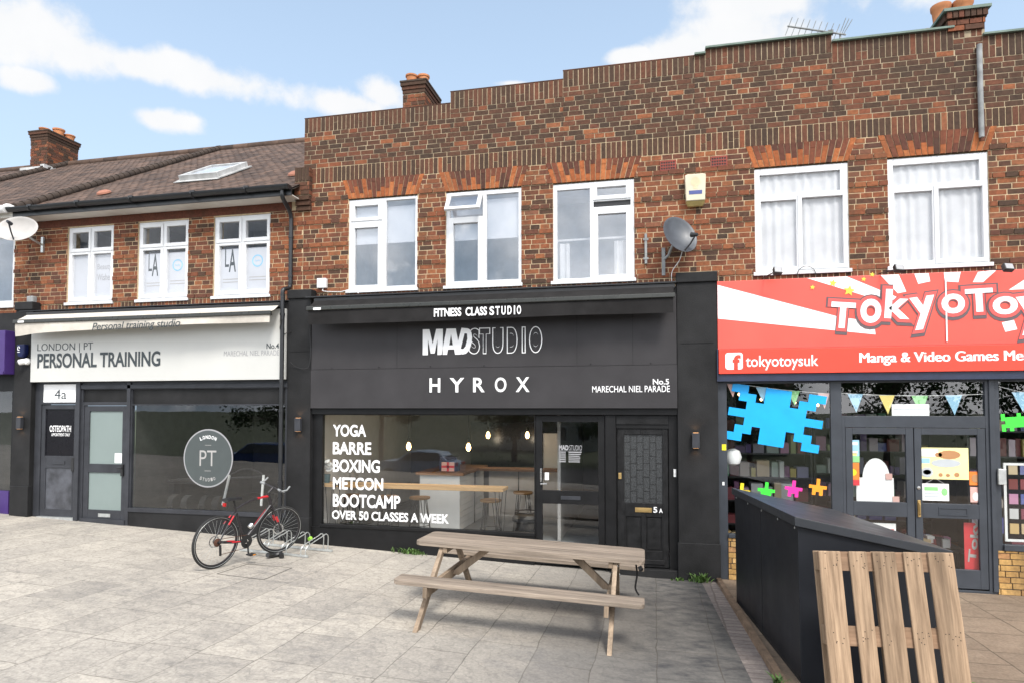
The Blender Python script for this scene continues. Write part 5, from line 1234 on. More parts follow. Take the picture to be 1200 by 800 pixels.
for x0, wd in ((0,.158),(.215,.125),(.378,.160),(.590,.125),(.757,.173)):
    for zc in (.07, PH/2, PH-.07):
        for k in range(r5.choice((3,5,6,8))):
            x, z = x0+wd*r5.uniform(.15,.85), zc+r5.uniform(-.055,.055)
            nl.lathe([(.0045,0),(.0045,.001)], Matrix.Translation((x,-.1442,z)) @ Matrix.Rotation(R(90),4,'X'), 6)
nl.build('nail_heads', mat('rusty_nail', (.05,.03,.02), .8), pa, world=False)

# ================================================================== bicycle and rack
hd = math.atan2(1.01, .30)
bk = thing('bicycle', 'dark grey and red hybrid bicycle parked in the steel rack', 'bicycle', (-5.64,-2.05,G(-5.64,-2.05)), (R(3),0,hd))
WR = .345
def torus(mb, R_, r_, M, n=48, k=10):
    b = len(mb.v)
    for i in range(n):
        a = 2*math.pi*i/n
        for j in range(k): t = 2*math.pi*j/k; q = Vector(((R_+r_*math.cos(t))*math.cos(a), r_*math.sin(t), (R_+r_*math.cos(t))*math.sin(a))); mb.v.append(tuple(M @ q))
    for i in range(n):
        for j in range(k): i2, j2 = (i+1) % n, (j+1) % k; mb.face((b+i*k+j, b+i*k+j2, b+i2*k+j2, b+i2*k+j))
def wheel(M, rear):
    t = MB(); torus(t, WR-.018, .018, M); w_ = t.build('wheel', 'rubber', bk, smooth=True, world=False)
    t = MB(); torus(t, WR-.044, .0105, M, 48, 8); t.build('rim', 'bikeframe', w_, smooth=True, world=False)
    t = MB(); torus(t, WR-.030, .0187, M, 60, 6); 
    for s in (-1, 1):
        q = MB(); torus(q, WR-.0265, .0028, M @ Matrix.Translation((0, s*.0155, 0)), 60, 5); q.build('reflective_band', 'galv', w_, world=False)
    sp = MB()
    for i in range(28):
        a = 2*math.pi*i/28; b = a+(.35 if i % 2 else -.35); s = .025 if (i//2) % 2 else -.025
        sp.tube([M @ Vector((.022*math.cos(b), s, .022*math.sin(b))), M @ Vector(((WR-.05)*math.cos(a), 0, (WR-.05)*math.sin(a)))], .0011, 4, cap=False)
    sp.build('spokes', 'galv', w_, world=False)
    h = MB(); h.lathe([(.012,-.05),(.026,-.03),(.015,-.02),(.015,.02),(.026,.03),(.012,.05)], M @ Matrix.Rotation(R(90),4,'X'), 14); h.build('hub', 'blackp', w_, smooth=True, world=False)
    dsk = MB(); torus(dsk, .07, .008, M @ Matrix.Translation((0,.038,0)) @ Matrix.Diagonal((1,.15,1,1)), 32, 6); dsk.build('brake_disc', 'chrome', w_, world=False)
    return w_
wheel(Matrix.Translation((0,0,WR)), True)
fa = (1.03, 0, WR); steer = R(-14); axp = Vector((.80,0,.90)); axd = (Vector((.965,0,.40))-axp).normalized()
MS = Matrix.Translation(axp) @ Matrix.Rotation(-steer, 4, axd) @ Matrix.Translation(-axp)
wheel(MS @ Matrix.Translation(fa), False)
BB = Vector((.435,0,.285)); ST_ = Vector((.275,0,.74)); HT = Vector((.815,0,.85)); HB = Vector((.86,0,.72)); RA = Vector((0,0,WR))
fr = MB(); fr.tube([BB, ST_+Vector((-.02,0,.04))], .017, 10); fr.tube(smooth_path([ST_, (.42,0,.80), (.62,0,.845), HT],5), [.016]*16, 10); fr.tube([BB, HB], .023, 10); fr.tube([HT+Vector((-.008,0,.03)), HB+Vector((.01,0,-.03))], .024, 12)
fr.lathe([(.024,-.045),(.024,.045)], Matrix.Translation(BB) @ Matrix.Rotation(R(90),4,'X'), 14)
for s in (-1, 1):
    fr.tube([BB+Vector((-.03,s*.03,0)), (.22,s*.05,.305), RA+Vector((.0,s*.06,0))], .010, 8); fr.tube([ST_+Vector((0.01,s*.02,-.03)), (.13,s*.05,.54), RA+Vector((0,s*.06,0))], .009, 8)
frame = fr.build('frame', 'bikeframe', bk, smooth=True, world=False)
rd = MB(); rd.tube([HT+Vector((-.20,0,-.006)), HT+Vector((-.1,0,.0)), HT], .0172, 10); rd.tube([BB.lerp(HB,.35)+Vector((.0,.006,0)), BB.lerp(HB,.85)+Vector((.0,.006,0))], .0222, 10)
for s in (-1, 1): rd.tube([(.20,s*.052,.312),(.34,s*.036,.295)], .0112, 8); rd.tube([(.14,s*.05,.555),(.23,s*.03,.66)], .0105, 8)
rd.build('red_decal', 'bikered', frame, smooth=True, world=False)
fk = MB()
for s in (-1, 1): fk.tube([MS @ (HB+Vector((.015,s*.035,-.04))), MS @ Vector((.95,s*.05,.52)), MS @ Vector((1.03,s*.052,WR))], [.015,.013,.009], 8)
fk.tube([MS @ (HB+Vector((.015,-.04,-.04))), MS @ (HB+Vector((.015,.04,-.04)))], .017, 8)
fko = fk.build('fork', 'bikeframe', bk, smooth=True, world=False)
q = MB(); q.tube([MS @ Vector((.93,.045,.56)), MS @ Vector((.965,.052,.48))], .017, 8); q.tube([MS @ Vector((.93,-.045,.56)), MS @ Vector((.965,-.052,.48))], .017, 8); q.build('red_decal', 'bikered', fko, smooth=True, world=False)
hb = MB(); S0 = HT+Vector((-.01,0,.05)); S1 = Vector((.88,0,.965))
hb.tube([HT, S0, S1], .016, 10)
hb.tube([MS @ v for v in smooth_path([(.83,.31,.985),(.85,.2,.985),(.885,.06,.965),(.885,-.06,.965),(.85,-.2,.985),(.83,-.31,.985)],4)], .0125, 10)
hbo = hb.build('handlebar', 'bikeframe', bk, smooth=True, world=False)
gp = MB()
for s in (-1, 1): gp = MB(); gp.tube([MS @ Vector((.832,s*.30,.985)), MS @ Vector((.845,s*.2,.985))], .017, 10); gp.tube([MS @ Vector((.83,s*.315,.985)), MS @ Vector((.90,s*.33,1.0)), MS @ Vector((.945,s*.32,1.05))], .012, 8); gp.tube([MS @ Vector((.86,s*.17,.98)), MS @ Vector((.915,s*.24,.95))], .006, 6); gp.build('grip', 'pipegrey', hbo, smooth=True, world=False)
cb_ = MB()
for s in (-1, 1): cb_.tube(smooth_path([MS @ Vector((.87,s*.1,.965)), (.95,s*.09,.93), (.94,s*.03,.80), (.88,s*.02,.72)],5), .0035, 5)
cb_.build('cable', 'blackp', hbo, world=False)
sp = MB(); sp.tube([ST_, (.235,0,.865)], .0145, 10); sp.build('seatpost', 'blackp', bk, smooth=True, world=False)
sd_ = MB(); prof = [(.10,.075,.885),(.15,.07,.893),(.22,.04,.888),(.30,.022,.886),(.36,.016,.880)]
for (x, hw, z) in prof: sd_.v += [(x,-hw,z-.015),(x,-hw*.6,z+.012),(x,0,z+.016),(x,hw*.6,z+.012),(x,hw,z-.015),(x,0,z-.03)]
for i in range(4):
    for j in range(6): sd_.face((i*6+j, i*6+(j+1)%6, i*6+6+(j+1)%6, i*6+6+j))
sd_.face(range(6)); sd_.face(range(24,30)); sd_.build('saddle', 'blackp', bk, smooth=True, world=False)
MB().box(.085,.11,-.025,.025,.80,.845).build('rear_light', 'taillamp', bk, bevel=.004, world=False)
ck = MB(); MC = Matrix.Translation(BB+Vector((0,-.05,0))) @ Matrix.Rotation(R(90),4,'X'); ck.lathe([(.03,.0),(.088,.0),(.09,.004),(.03,.006)], MC, 26, capends=False); cko = ck.build('chainring', 'blackp', bk, world=False)
ca = MB(); ca.tube([BB+Vector((0,-.07,0)), BB+Vector((.02,-.075,-.165))], .011, 8); ca.build('crank_arm', 'blackp', bk, smooth=True, world=False); ca = MB(); ca.tube([BB+Vector((0,.07,0)), BB+Vector((-.02,.075,.165))], .011, 8); ca.build('crank_arm', 'blackp', bk, smooth=True, world=False)
MB().box(BB.x-.03,BB.x+.07,-.18,-.085,BB.z-.178,BB.z-.158).build('pedal', 'blackp', bk, bevel=.005, world=False)
MB().box(BB.x-.07,BB.x+.03,.085,.18,BB.z+.158,BB.z+.178).build('pedal', 'blackp', bk, bevel=.005, world=False)
MB().box(BB.x+.01,BB.x+.05,-.182,-.178,BB.z-.172,BB.z-.162).build('reflector', 'px_orange', bk, world=False)
cs_ = MB(); cs_.lathe([(.022,0),(.055,0),(.055,.004),(.046,.006),(.046,.012),(.036,.014),(.036,.022),(.02,.024)], Matrix.Translation((0,-.028,WR)) @ Matrix.Rotation(R(90),4,'X'), 26, capends=False); cs_.build('cassette', 'rust', bk, world=False)
chn = MB(); chn.tube([BB+Vector((0,-.05,.088)), (0,-.045,WR+.042)], .004, 5); chn.tube([BB+Vector((0,-.05,-.088)), (.03,-.055,WR-.16)], .004, 5); chn.build('chain', 'rust', bk, world=False)
MB().tube([(.01,-.07,WR-.03),(.015,-.072,WR-.08),(.03,-.06,WR-.17)], .016, 8).build('rear_mech', 'blackp', bk, smooth=True, world=False)
MB().tube([BB.lerp(HB,.28)+Vector((-.04,0,.05)), BB.lerp(HB,.36)+Vector((-.035,0,.05))], .034, 12).build('bottle_cage', 'chrome', bk, smooth=True, world=False)
o = MB().tube(smooth_path([(-5.36,-1.3,.32),(-5.34,-1.18,.29),(-5.27,-1.12,.30),(-5.2,-1.2,.28)],4), .035, 8).build('cable_lock', 'blackp', smooth=True); tag(o, 'black coiled lock on the ground by the front wheel of the bicycle', 'lock')
rk = thing('bike_rack', 'low galvanised steel bike rack with paired hoops by the pilaster', 'bike rack', (-5.4,-.75,G(-5.4,-.75)), (R(-1.6),R(2.4),0))
b = MB(); b.box(-.62,.50,-.27,-.235,.005,.035); b.build('base_rail', 'galv', rk, bevel=.003, world=False); b = MB(); b.box(-.56,.62,.22,.255,.005,.035); b.build('base_rail', 'galv', rk, bevel=.003, world=False)
for i in range(4):
    for k in (0, .075):
        x = -.55+i*.31+k; off = .04
        hp = MB(); hp.tube(smooth_path([(x,-.25,.03),(x,-.25,.12),(x+.02,-.18,.175),(x+.06,.10,.25),(x+.075,.17,.275),(x+.085,.225,.24),(x+.085,.238,.15),(x+.085,.238,.03)],5), .0075, 8); hp.build('hoop', 'galv', rk, smooth=True, world=False)
o = MB().tube([(-5.05,-.72,.44),(-5.04,-.68,.45)], .03, 10).build('reflector', 'lime', smooth=True); tag(o, 'lime green wheel reflector on the bike rack hoop', 'reflector')

# ================================================================== weeds
def weed(label, x, y, w_, h_, n, seed):
    r_ = random.Random(seed); mb = MB()
    for i in range(n):
        bx0, by0 = x+r_.gauss(0,w_*.35), y+r_.gauss(0,.03); a = r_.uniform(0,6.28); l = h_*r_.uniform(.4,1); lean = r_.uniform(.2,.9)*l; z0 = G(bx0,by0)
        dx, dy = math.cos(a), math.sin(a); px_, py_ = -dy, dx; w0 = r_.uniform(.006,.016)
        p = [(bx0+dx*lean*t*t, by0+dy*lean*t*t, z0+l*t*(1-.25*t)) for t in (0,.4,.75,1)]; ws = (w0*.5, w0, w0*.7, .001)
        b0 = len(mb.v)
        for q, ww in zip(p, ws): mb.v += [(q[0]-px_*ww, q[1]-py_*ww, q[2]), (q[0]+px_*ww, q[1]+py_*ww, q[2])]
        for k in range(3): mb.face((b0+2*k, b0+2*k+1, b0+2*k+3, b0+2*k+2))
    o = mb.build('weed', 'weed', recalc=False); tag(o, label, 'weed'); return o
weed('green weeds at the wall foot behind the picnic table left end', -3.66, -.13, .32, .13, 90, 1)
weed('green weeds at the foot of the pilaster beside the panelled door', .60, -.23, .16, .17, 90, 2)
weed('sparse weeds between the pilaster and the panelled door step', .33, -.20, .18, .07, 30, 3)
weed('green weeds at the pavement edge at far left', -11.75, -.35, .35, .22, 80, 4)
weed('dry weeds at the kerb beside the storage box', .97, -3.8, .05, .14, 26, 5)
weed('short weeds growing by the pallet foot', 1.16, -4.1, .05, .16, 16, 6)
r6 = random.Random(9); mb = MB()
for i in range(70):
    t = r6.random(); x = 2.45+.42*t+r6.gauss(0,.012); y = -3.1-1.6*t+r6.gauss(0,.012); s = r6.uniform(.01,.03)
    mb.lathe([(s,.0),(s*.8,.012),(0,.018)], Matrix.Translation((x,y,G(x,y)+.017)), 6)
o = mb.build('moss', 'weed'); o['kind'] = 'stuff'; tag(o, 'green moss growing along a joint of the slab paving', 'moss')

# ================================================================== toy shop window contents
def pixelart(rows, cx, cz, s, Y, rot=0.0, name='window_decal', m='pixel_blue', label='', grp=None):
    mb = MB(); n = len(rows); wd = max(len(r) for r in rows); c, sn = math.cos(rot), math.sin(rot)
    for j, row in enumerate(rows):
        for i, ch in enumerate(row):
            if ch != '#': continue
            pts = []
            for (dx, dz) in ((0,0),(1,0),(1,1),(0,1)):
                u, v = (i+dx-wd/2)*s, (n-1-j+dz-n/2)*s; pts.append((cx+u*c-v*sn, cz+u*sn+v*c))
            mb.prism(pts, Y-.002, Y)
    o = mb.build(name, m); return tag(o, label, 'decal', grp)
p = at(908,489,-.04)
big = ["##..###..##",".##.###.##.","..#######..","###########","..#######..",".##.###.##.","##..###..##"]
pixelart(big, p.x, p.z, .112, -.037, R(-9), m='pixel_blue', label='large tilted blue pixel decal on the left toy shop window')
sm = ["..#..","..#..","#####",".###.",".#.#."]
for (x, y, m, nm_) in ((869,575,'px_yellow','yellow'),(898,574,'px_green','green'),(930,572,'px_pink','pink'),(958.5,570,'px_orange','orange')):
    p = at(x, y, -.04); pixelart(sm, p.x, p.z, .045, -.037, R(-6), m=m, label='small %s pixel star stuck low on the toy shop window' % nm_, grp='small pixel decals')
p = at(1190,494,-.04); pixelart(["#...#.#","#######",".#####.","#######","#.#...#"], p.x, p.z, .045, -.037, R(4), m='px_green', label='green pixel splash stuck high on the right toy shop window')
def poster(label, r, Y, m, extras=(), name='poster', th=.002):
    a, b, c, d = rc(*r, Y); cx, cz = (a+b)/2, (c+d)/2
    t = thing(name, label, 'poster', (cx, Y, cz)); MB().box(a, b, Y-th, Y, c, d).build('sheet', m, t)
    for nm2, mm, q in extras:
        mb = MB()
        for (kind, u0, u1, v0, v1) in q:
            x0, x1, z0, z1 = a+(b-a)*u0, a+(b-a)*u1, d-(d-c)*v1, d-(d-c)*v0
            if kind == 'r': mb.box(x0, x1, Y-th-.0015, Y-th-.0002, z0, z1)
            else: mb.prism([((x0+x1)/2+(x1-x0)/2*math.cos(i*.524), (z0+z1)/2+(z1-z0)/2*math.sin(i*.524)) for i in range(12)], Y-th-.003, Y-th-.0004)
        mb.build(nm2, mm, t)
    return t
YP = -.0325
poster('yellow poster with brown and grey shapes in the right door glass', (1074,524,1135,561), YP, 'pap_paleyellow', [('brown_shape','pap_brown',[('o',.42,.85,.08,.36),('o',.36,.5,.15,.3)]),('grey_shape','pap_grey',[('o',.28,.85,.36,.62),('o',.08,.32,.62,.95)]),('white_patch','pap_white',[('r',.04,.42,.06,.28),('o',.12,.28,.7,.86)]),('small_print','pap_brown',[('o',.42,.5,.8,.92),('o',.56,.64,.82,.92),('o',.72,.82,.78,.92)]),('blue_print','pap_blue',[('r',.06,.26,.34,.5)])])
o = poster('white hanging notice with green print below the yellow poster', (1080,566,1112,586), YP, 'pap_white', [('green_print','pap_green',[('r',.1,.6,.2,.42),('o',.72,.95,.25,.7)]),('grey_print','pap_grey',[('r',.1,.65,.55,.62),('r',.1,.6,.72,.8)])], name='hanging_notice')
a, b, c, d = rc(1080,566,1112,586,YP); MB().tube([(a+.05,YP,d),((a+b)/2,YP,d+.07),(b-.05,YP,d)], .003, 5).build('string', 'greyvinyl', o)
poster('blue and green poster at the top of the left door glass', (987,515,1007,541), YP, 'pap_blue', [('green_band','pap_green',[('r',0,1,.72,1)]),('white_print','pap_white',[('r',.12,.9,.1,.22),('r',.1,.9,.5,.6)]),('yellow_print','pap_yellow',[('r',.2,.85,.58,.7)])])
poster('orange poster below the blue one in the left door glass', (987,541.5,1007,568), YP, 'pap_orange', [('glow_shape','px_yellow',[('o',.15,.85,.25,.6)]),('dark_print','pap_brown',[('r',.2,.8,.38,.5)]),('red_band','pap_red',[('r',0,1,.75,1)])])
poster('orange round badge sticker at the right door edge', (1136,552,1150,568), YP, 'pap_orange', [('dark_badge','pap_brown',[('o',.15,.85,.2,.8)]),('badge_print','px_yellow',[('r',.25,.75,.42,.58)])], name='sticker')
poster('white and pink sticker under the orange badge sticker', (1137,570,1150,588), YP, 'pap_pink', [('figure_print','pap_white',[('o',.2,.8,.35,.9)]),('blue_print','pap_blue',[('r',.3,.7,.6,.8)])], name='sticker')
poster('blank white label strip inside the fanlight over the doors', (1045,473,1089,486.5), YP, 'pap_white', [('print_line','pap_grey',[('r',.06,.92,.42,.5)])], name='label_strip')
o = poster('red vertical banner with white letters behind the right door', (1130,612,1151,672), .02, 'pap_red', name='banner')
a, b, c, d = rc(1130,612,1151,672,.02); MB().text('Toky', -.28, .28, -.06, .06, 0, bold=.03, ext=.002, rot=R(84)).build('lettering', 'palegrey', o, world=False).location = (.02,-.004,.1)
poster('small yellow sticker on the slate frame left of the shop window', (846,520,851,527), -.0605, 'px_yellow', name='sticker'); poster('tiny white sticker low on the slate frame', (846.5,564,849,568), -.0605, 'pap_white', name='sticker')
st = thing('card_display', 'white cardboard display back with rounded top in the left door glass', 'display', (at(1025,580,.02).x,.02,at(1025,588,.02).z))
a, b, c, d = rc(1003,559,1047,588,.02); mb = MB(); mb.box(a, b, .0, .02, c, d); mb.prism([(a+.08+(b-a)*.36+(b-a)*.36*math.cos(t), d+.26*math.sin(t)) for t in [math.pi*i/14 for i in range(15)]], .0, .015); mb.build('card', 'pap_white', st)
MB().box(b-.02,b+.06,-.01,-.005,c,c+.09).box(b-.1,b-.02,-.01,-.005,d-.02,d+.06).build('sticker', 'pap_pink', st)
poster('white card leaning inside the bottom of the left door', (1000,612,1050,634), .02, 'pap_white', [('red_print','pap_red',[('r',.7,.95,.3,.9)])], name='card')
# bunting
def bunting(label, p0, p1, Y, flags, drop):
    a, b = at(*p0, Y), at(*p1, Y); t = thing('bunting', label, 'bunting', ((a.x+b.x)/2, Y, a.z), group='bunting strings in the toy shop')
    pth = sag(a, b, drop, 20); MB().tube(pth, .004, 5).build('string', 'whitep', t)
    for (x, hw, h, m) in flags:
        p = at(x, 455, Y); s = (p.x-a.x)/(b.x-a.x); z = a.z+(b.z-a.z)*s-drop*4*s*(1-s)
        f = MB(); f.prism([(p.x-hw, z), (p.x+hw, z), (p.x+.01, z-h)], Y-.004, Y-.002); f.build('flag', m, t)
bunting('string of pale flags across the left toy shop window', (850,447), (976,461), -.02, [(858,.075,.2,'pap_pink'),(893,.08,.2,'pap_blue'),(930,.08,.2,'pap_green'),(965,.075,.21,'pap_pink')], .02)
bunting('string of coloured flags behind the fanlight', (984,460), (1155,461), -.02, [(1002,.095,.25,'pap_blue'),(1039,.095,.25,'pap_yellow'),(1077.5,.10,.25,'pap_green'),(1117,.10,.26,'pap_blue')], .03)
bunting('string of pale flags across the right toy shop window', (1170,452), (1260,470), -.02, [(1197,.11,.25,'pap_blue'),(1225,.1,.25,'pap_yellow')], .02)
fl = thing('string_lights', 'string of tiny warm lights inside the left toy shop window', 'string lights', (1.6,.1,2.5))
pth = sag(at(853,452,.1), at(972,468,.1), .05, 9); MB().tube(pth, .003, 4).build('wire', 'blackp', fl)
for p in pth[1:-1]: MB().lathe([(.0,-.03),(.014,-.018),(.016,0),(.0,.016)], Matrix.Translation(p-Vector((0,0,.02+.06*rnd.random()))), 8).build('bulb', 'bulb', fl)
# display board in the right window
db = thing('display_board', 'white framed board of small items in the right window', 'display board', (4.75,.06,1.0))
a, b, c, d = rc(1176,542,1212,634,.06); frame_of(a, b, c, d, .04, .07, .03).build('frame', 'whitep', db); MB().box(a+.03,b-.03,.06,.068,c+.03,d-.03).build('backing', 'screen', db)
r7 = random.Random(3); it = MB()
for j in range(5):
    for i in range(3): x = a+.06+i*.13; z = c+.10+j*.19; it.box(x, x+.10, .045, .058, z, z+.13)
it.build('pinned_items', 'goods', db)
MB().box(4.27,4.36,-.12,-.081,1.42,1.62).build('intercom', 'galv', bevel=.006); tag(bpy.data.objects['intercom'], 'small steel box on the post right of the toy shop doors', 'intercom')
# shelves of boxed goods inside
def shelf(label, x0, x1, y, zt, seed):
    r_ = random.Random(seed); t = thing('shelf_unit', label, 'shelves', ((x0+x1)/2, y, .06)); f = MB(); g = MB(); z = .25
    f.box(x0,x0+.03,y,y+.35,.06,zt); f.box(x1-.03,x1,y,y+.35,.06,zt)
    while z < zt-.2:
        f.box(x0+.03,x1-.03,y,y+.35,z,z+.02); x = x0+.05
        while x < x1-.15:
            w_ = r_.uniform(.06,.2); g.box(x, x+w_, y+r_.uniform(0,.08), y+.3, z+.021, z+r_.uniform(.12,.3)); x += w_+r_.uniform(.004,.04)
        z += .36
    f.build('shelf', 'blackp', t); g.build('boxed_goods', 'goods', t)
shelf('dark shelves of boxed toys behind the left window', 1.0, 2.3, .9, 2.5, 1); shelf('dark shelves of boxed toys behind the double doors', 2.5, 4.2, 1.7, 2.6, 2); shelf('dark shelves of boxed toys behind the right window', 4.35, 6.3, .9, 2.5, 4)
ht = MB(); t = thing('display_table', 'low table of packets inside the right toy shop door', 'table', (3.7,.5,.06)); MB().box(3.4,4.05,.3,.9,.45,.5).box(3.45,3.5,.35,.85,.06,.45).box(3.95,4.0,.35,.85,.06,.45).build('frame', 'blackp', t)
g = MB(); r8 = random.Random(6)
for i in range(26): x, y = r8.uniform(3.42,3.95), r8.uniform(.32,.8); g.box(x, x+.09, y, y+.12, .505, .505+r8.uniform(.03,.14))
g.build('packets', 'goods', t)
wl_ = thing('paper_lantern', 'round white lantern hanging low in the left toy shop window', 'lantern', (at(859,535,.15).x,.15,at(859,535,.15).z))
MB().lathe([(.03,-.12),(.09,-.09),(.12,0),(.09,.09),(.03,.12)], None, 16).build('shade', 'pap_white', wl_, smooth=True, world=False); MB().tube([(0,0,.12),(0,0,1.0)], .003, 4).build('string', 'blackp', wl_, world=False)
st_ = MB()
for j in range(18): z = 1.3+j*.045; st_.cur = j % 4; st_.box(-11.36+.02*rnd.random(), -11.30, -.064, -.061, z, z+.036)
o = st_.build('sticker_strip', ['pap_blue','pap_white','px_yellow','pap_teal']); tag(o, 'vertical strip of small coloured stickers at the far left door frame', 'stickers')

# ================================================================== cafe furniture
def stool(label, x, y, zf=.25, h=.68):
    t = thing('bar_stool', label, 'stool', (x,y,zf), group='bar stools in the fitness studio')
    MB().lathe([(.0,h-.035),(.165,h-.035),(.175,h-.02),(.172,h),(.0,h)], None, 24, capends=False).build('seat', 'stoolwood', t, smooth=True, world=False)
    for k in range(4):
        a = math.pi/4+k*math.pi/2; c, s = math.cos(a), math.sin(a)
        lg = MB(); lg.tube([(.11*c-.03*s,.11*s+.03*c,h-.036),(.21*c,.21*s,.0),(.11*c+.03*s,.11*s-.03*c,h-.036)], .008, 6); lg.build('leg', 'hairpin', t, world=False)
    rg = MB(); rg.tube([(.175*math.cos(i*.5236),.175*math.sin(i*.5236),.22) for i in range(12)], .007, 6, closed=True); rg.build('foot_ring', 'hairpin', t, world=False)
stool('bar stool with wooden seat nearest the right end of the window bar', at(575,560,.55).x, .55); stool('bar stool behind the letters of the window in the middle of the bar', at(492,560,.6).x, .6)
stool('bar stool tucked under the window bar left of the middle', at(455,560,.6).x, .6); stool('bar stool at the back wall bench near the glazed door', at(613,560,1.6).x, 1.6); stool('bar stool near the left end of the window bar', at(412,560,.6).x, .6)
wb_ = thing('window_bar', 'long pale oak bar top running inside the studio window', 'counter', (-3.6,.25,.25))
xb1 = at(590,577,.12).x
MB().box(-5.36, xb1, .09, .46, 1.115, 1.165).build('worktop', 'oak', wb_, bevel=.005)
for x in (xb1-.08, xb1-2.0, -5.2):
    for y in (.14,.40): lg = MB(); lg.tube([(x-.06,y,1.115),(x,y,.25),(x+.06,y,1.115)], .008, 6); lg.build('hairpin_leg', 'hairpin', wb_)
ct = thing('reception_counter', 'white boarded reception counter with brown wooden top', 'counter', (-3.0,1.6,.25))
xa, xb = at(492,560,1.3).x, at(538,560,1.3).x
c_ = MB(); c_.box(xa, xb, 1.3, 2.9, .25, 1.22)
for j in range(9): c_.box(xb, xb+.012, 1.3, 2.9, .27+j*.105, .365+j*.105)
c_.build('body', 'tongue', ct); MB().box(xa-.05, xb+.1, 1.22, 2.95, 1.222, 1.27).build('worktop', 'oakd', ct, bevel=.004)
bt_ = thing('high_table', 'high brown wooden bar table on black legs at the back wall', 'table', (-2.0,2.0,.25))
xa2, xb2 = at(551,570,2.2).x, -1.56
MB().box(xa2, xb2, 2.2, 2.6, 1.22, 1.26).build('worktop', 'oakd', bt_)
for x in (xa2+.08, (xa2+xb2)/2, xb2-.1): lg = MB(); lg.tube([(x,2.25,1.22),(x,2.22,.25)], .012, 6); lg.build('leg', 'hairpin', bt_)
sc_ = thing('wall_screen', 'wide dark screen hung on the back wall of the studio', 'screen', (-2.4,2.9,1.9)); a, b, c, d = rc(552,500,627,548,2.9)
MB().box(a, b+.1, 2.88, 2.95, c, d+.1).build('panel', 'screen', sc_)
pdn = thing('door_panel_frame', 'dark picture panel on the back wall behind the YOGA lettering', 'picture', (-5.2,4.1,2.0)); a, b, c, d = rc(394,497,420,540,4.1); MB().box(a,b,4.1,4.15,c,d).build('canvas', 'screen', pdn); frame_of(a-.03,b+.03,c-.03,d+.03,4.09,4.16,.03).build('frame', 'blackp', pdn)
a, b, c, d = rc(444,508,458,560,3.9); o = MB().box(a,b,3.85,4.1,1.0,d+.2).build('red_column', 'curtred'); tag(o, 'dark red upright panel behind the first pendant bulb', 'panel')
pl_ = thing('house_plant', 'tall dark leafy plant behind the counter left of the red panel', 'plant', (at(420,540,3.4).x,3.4,.25)); MB().lathe([(.14,0),(.18,.35),(.15,.35),(.14,.3)], None, 16).build('pot', 'greyjoin', pl_, world=False)
lf_ = MB(); r9 = random.Random(8)
for i in range(260):
    a = r9.uniform(0,6.28); h = r9.uniform(.9,2.1); rr = r9.uniform(.05,.42); p = Vector((rr*math.cos(a), rr*math.sin(a), h)); q = Vector((math.cos(a+.5), math.sin(a+.5), r9.uniform(-.6,.4)))*.13; s = Vector((-math.sin(a),math.cos(a),.2))*.035
    lf_.quad(p-s*.3, p+q*.5-s, p+q, p+q*.5+s)
lf_.build('leaves', 'foliage', pl_, world=False, recalc=False); MB().tube([(0,0,.3),(.03,0,1.2),(-.02,.02,2.0)], [.03,.02,.008], 8).build('stem', 'bark', pl_, world=False)
bn_ = thing('waste_bin', 'squat black bin standing inside the studio by the door frame', 'bin', (at(617,620,.9).x,.9,.25)); MB().lathe([(.19,0),(.215,.3),(.235,.31),(.235,.36),(.2,.40),(.0,.41)], None, 24).build('body', 'blackp', bn_, smooth=True, world=False); MB().tube([(.18*math.cos(i*.3),.18*math.sin(i*.3),.45) for i in range(21)], .01, 6, closed=True).build('rim', 'blackp', bn_, world=False)
bx_2 = thing('gift_box', 'dark box with pink and white front on the counter', 'box', (at(527,560,1.6).x,1.6,1.27)); MB().box(-.16,.16,-.1,.1,0,.26).build('carton', 'card_navy', bx_2, world=False); MB().box(-.12,.12,-.104,-.101,.0,.16).build('front_label', 'pap_pink', bx_2, world=False); MB().box(-.02,.02,-.108,-.1045,.0,.16).box(-.12,.12,-.108,-.1045,.06,.1).build('cross_print', 'pap_red', bx_2, world=False)
bx_3 = thing('paper_flower', 'white paper shape in a teal pot at the left end of the window bar', 'ornament', (at(383,555,.25).x,.25,1.165)); MB().lathe([(.05,0),(.06,.14),(.05,.14)], None, 14).build('pot', 'pap_teal', bx_3, world=False)
fl = MB()
for i in range(14): a = i*.45; M = Matrix.Translation((.05*math.cos(a*2),.04*math.sin(a*2),.2+.01*i)) @ Matrix.Rotation(a,4,'Z') @ Matrix.Rotation(.6,4,'X'); fl.lathe([(.001,0),(.05,.015),(.06,.03)], M, 8, capends=False)
fl.build('petals', 'pap_white', bx_3, world=False)
def pendant(label, x, y, Y):
    p = at(x, y, Y); t = thing('pendant_lamp', label, 'pendant lamp', (p.x, Y, p.z), group='bare bulb pendant lamps')
    MB().lathe([(.012,-.07),(.035,-.045),(.042,-.01),(.03,.035),(.016,.06),(.016,.065)], None, 16).build('bulb', 'bulb', t, smooth=True, world=False)
    MB().lathe([(.018,.065),(.022,.07),(.022,.13),(.008,.145)], None, 14).build('lamp_holder', 'blackp', t, smooth=True, world=False)
    MB().tube([(0,0,.14),(0,0,3.05-p.z)], .004, 6).build('flex', 'blackp', t, world=False)
    l = bpy.data.lights.new('bulb_light', 'POINT'); l.energy = 3.0; l.color = (1,.82,.6); l.shadow_soft_size = .05; lo = bpy.data.objects.new('bulb_light', l); COL.objects.link(lo); lo.parent = t; lo.location = (0,0,-.12)
pendant('lit pendant bulb over the bar in front of the red panel', 479, 522, .8); pendant('lit pendant bulb hanging right of the counter box', 549, 523, .8)
pendant('small lit pendant bulb deep in the studio left one', 572, 509, 2.5); pendant('small lit pendant bulb deep in the studio right one', 618, 509, 2.5)
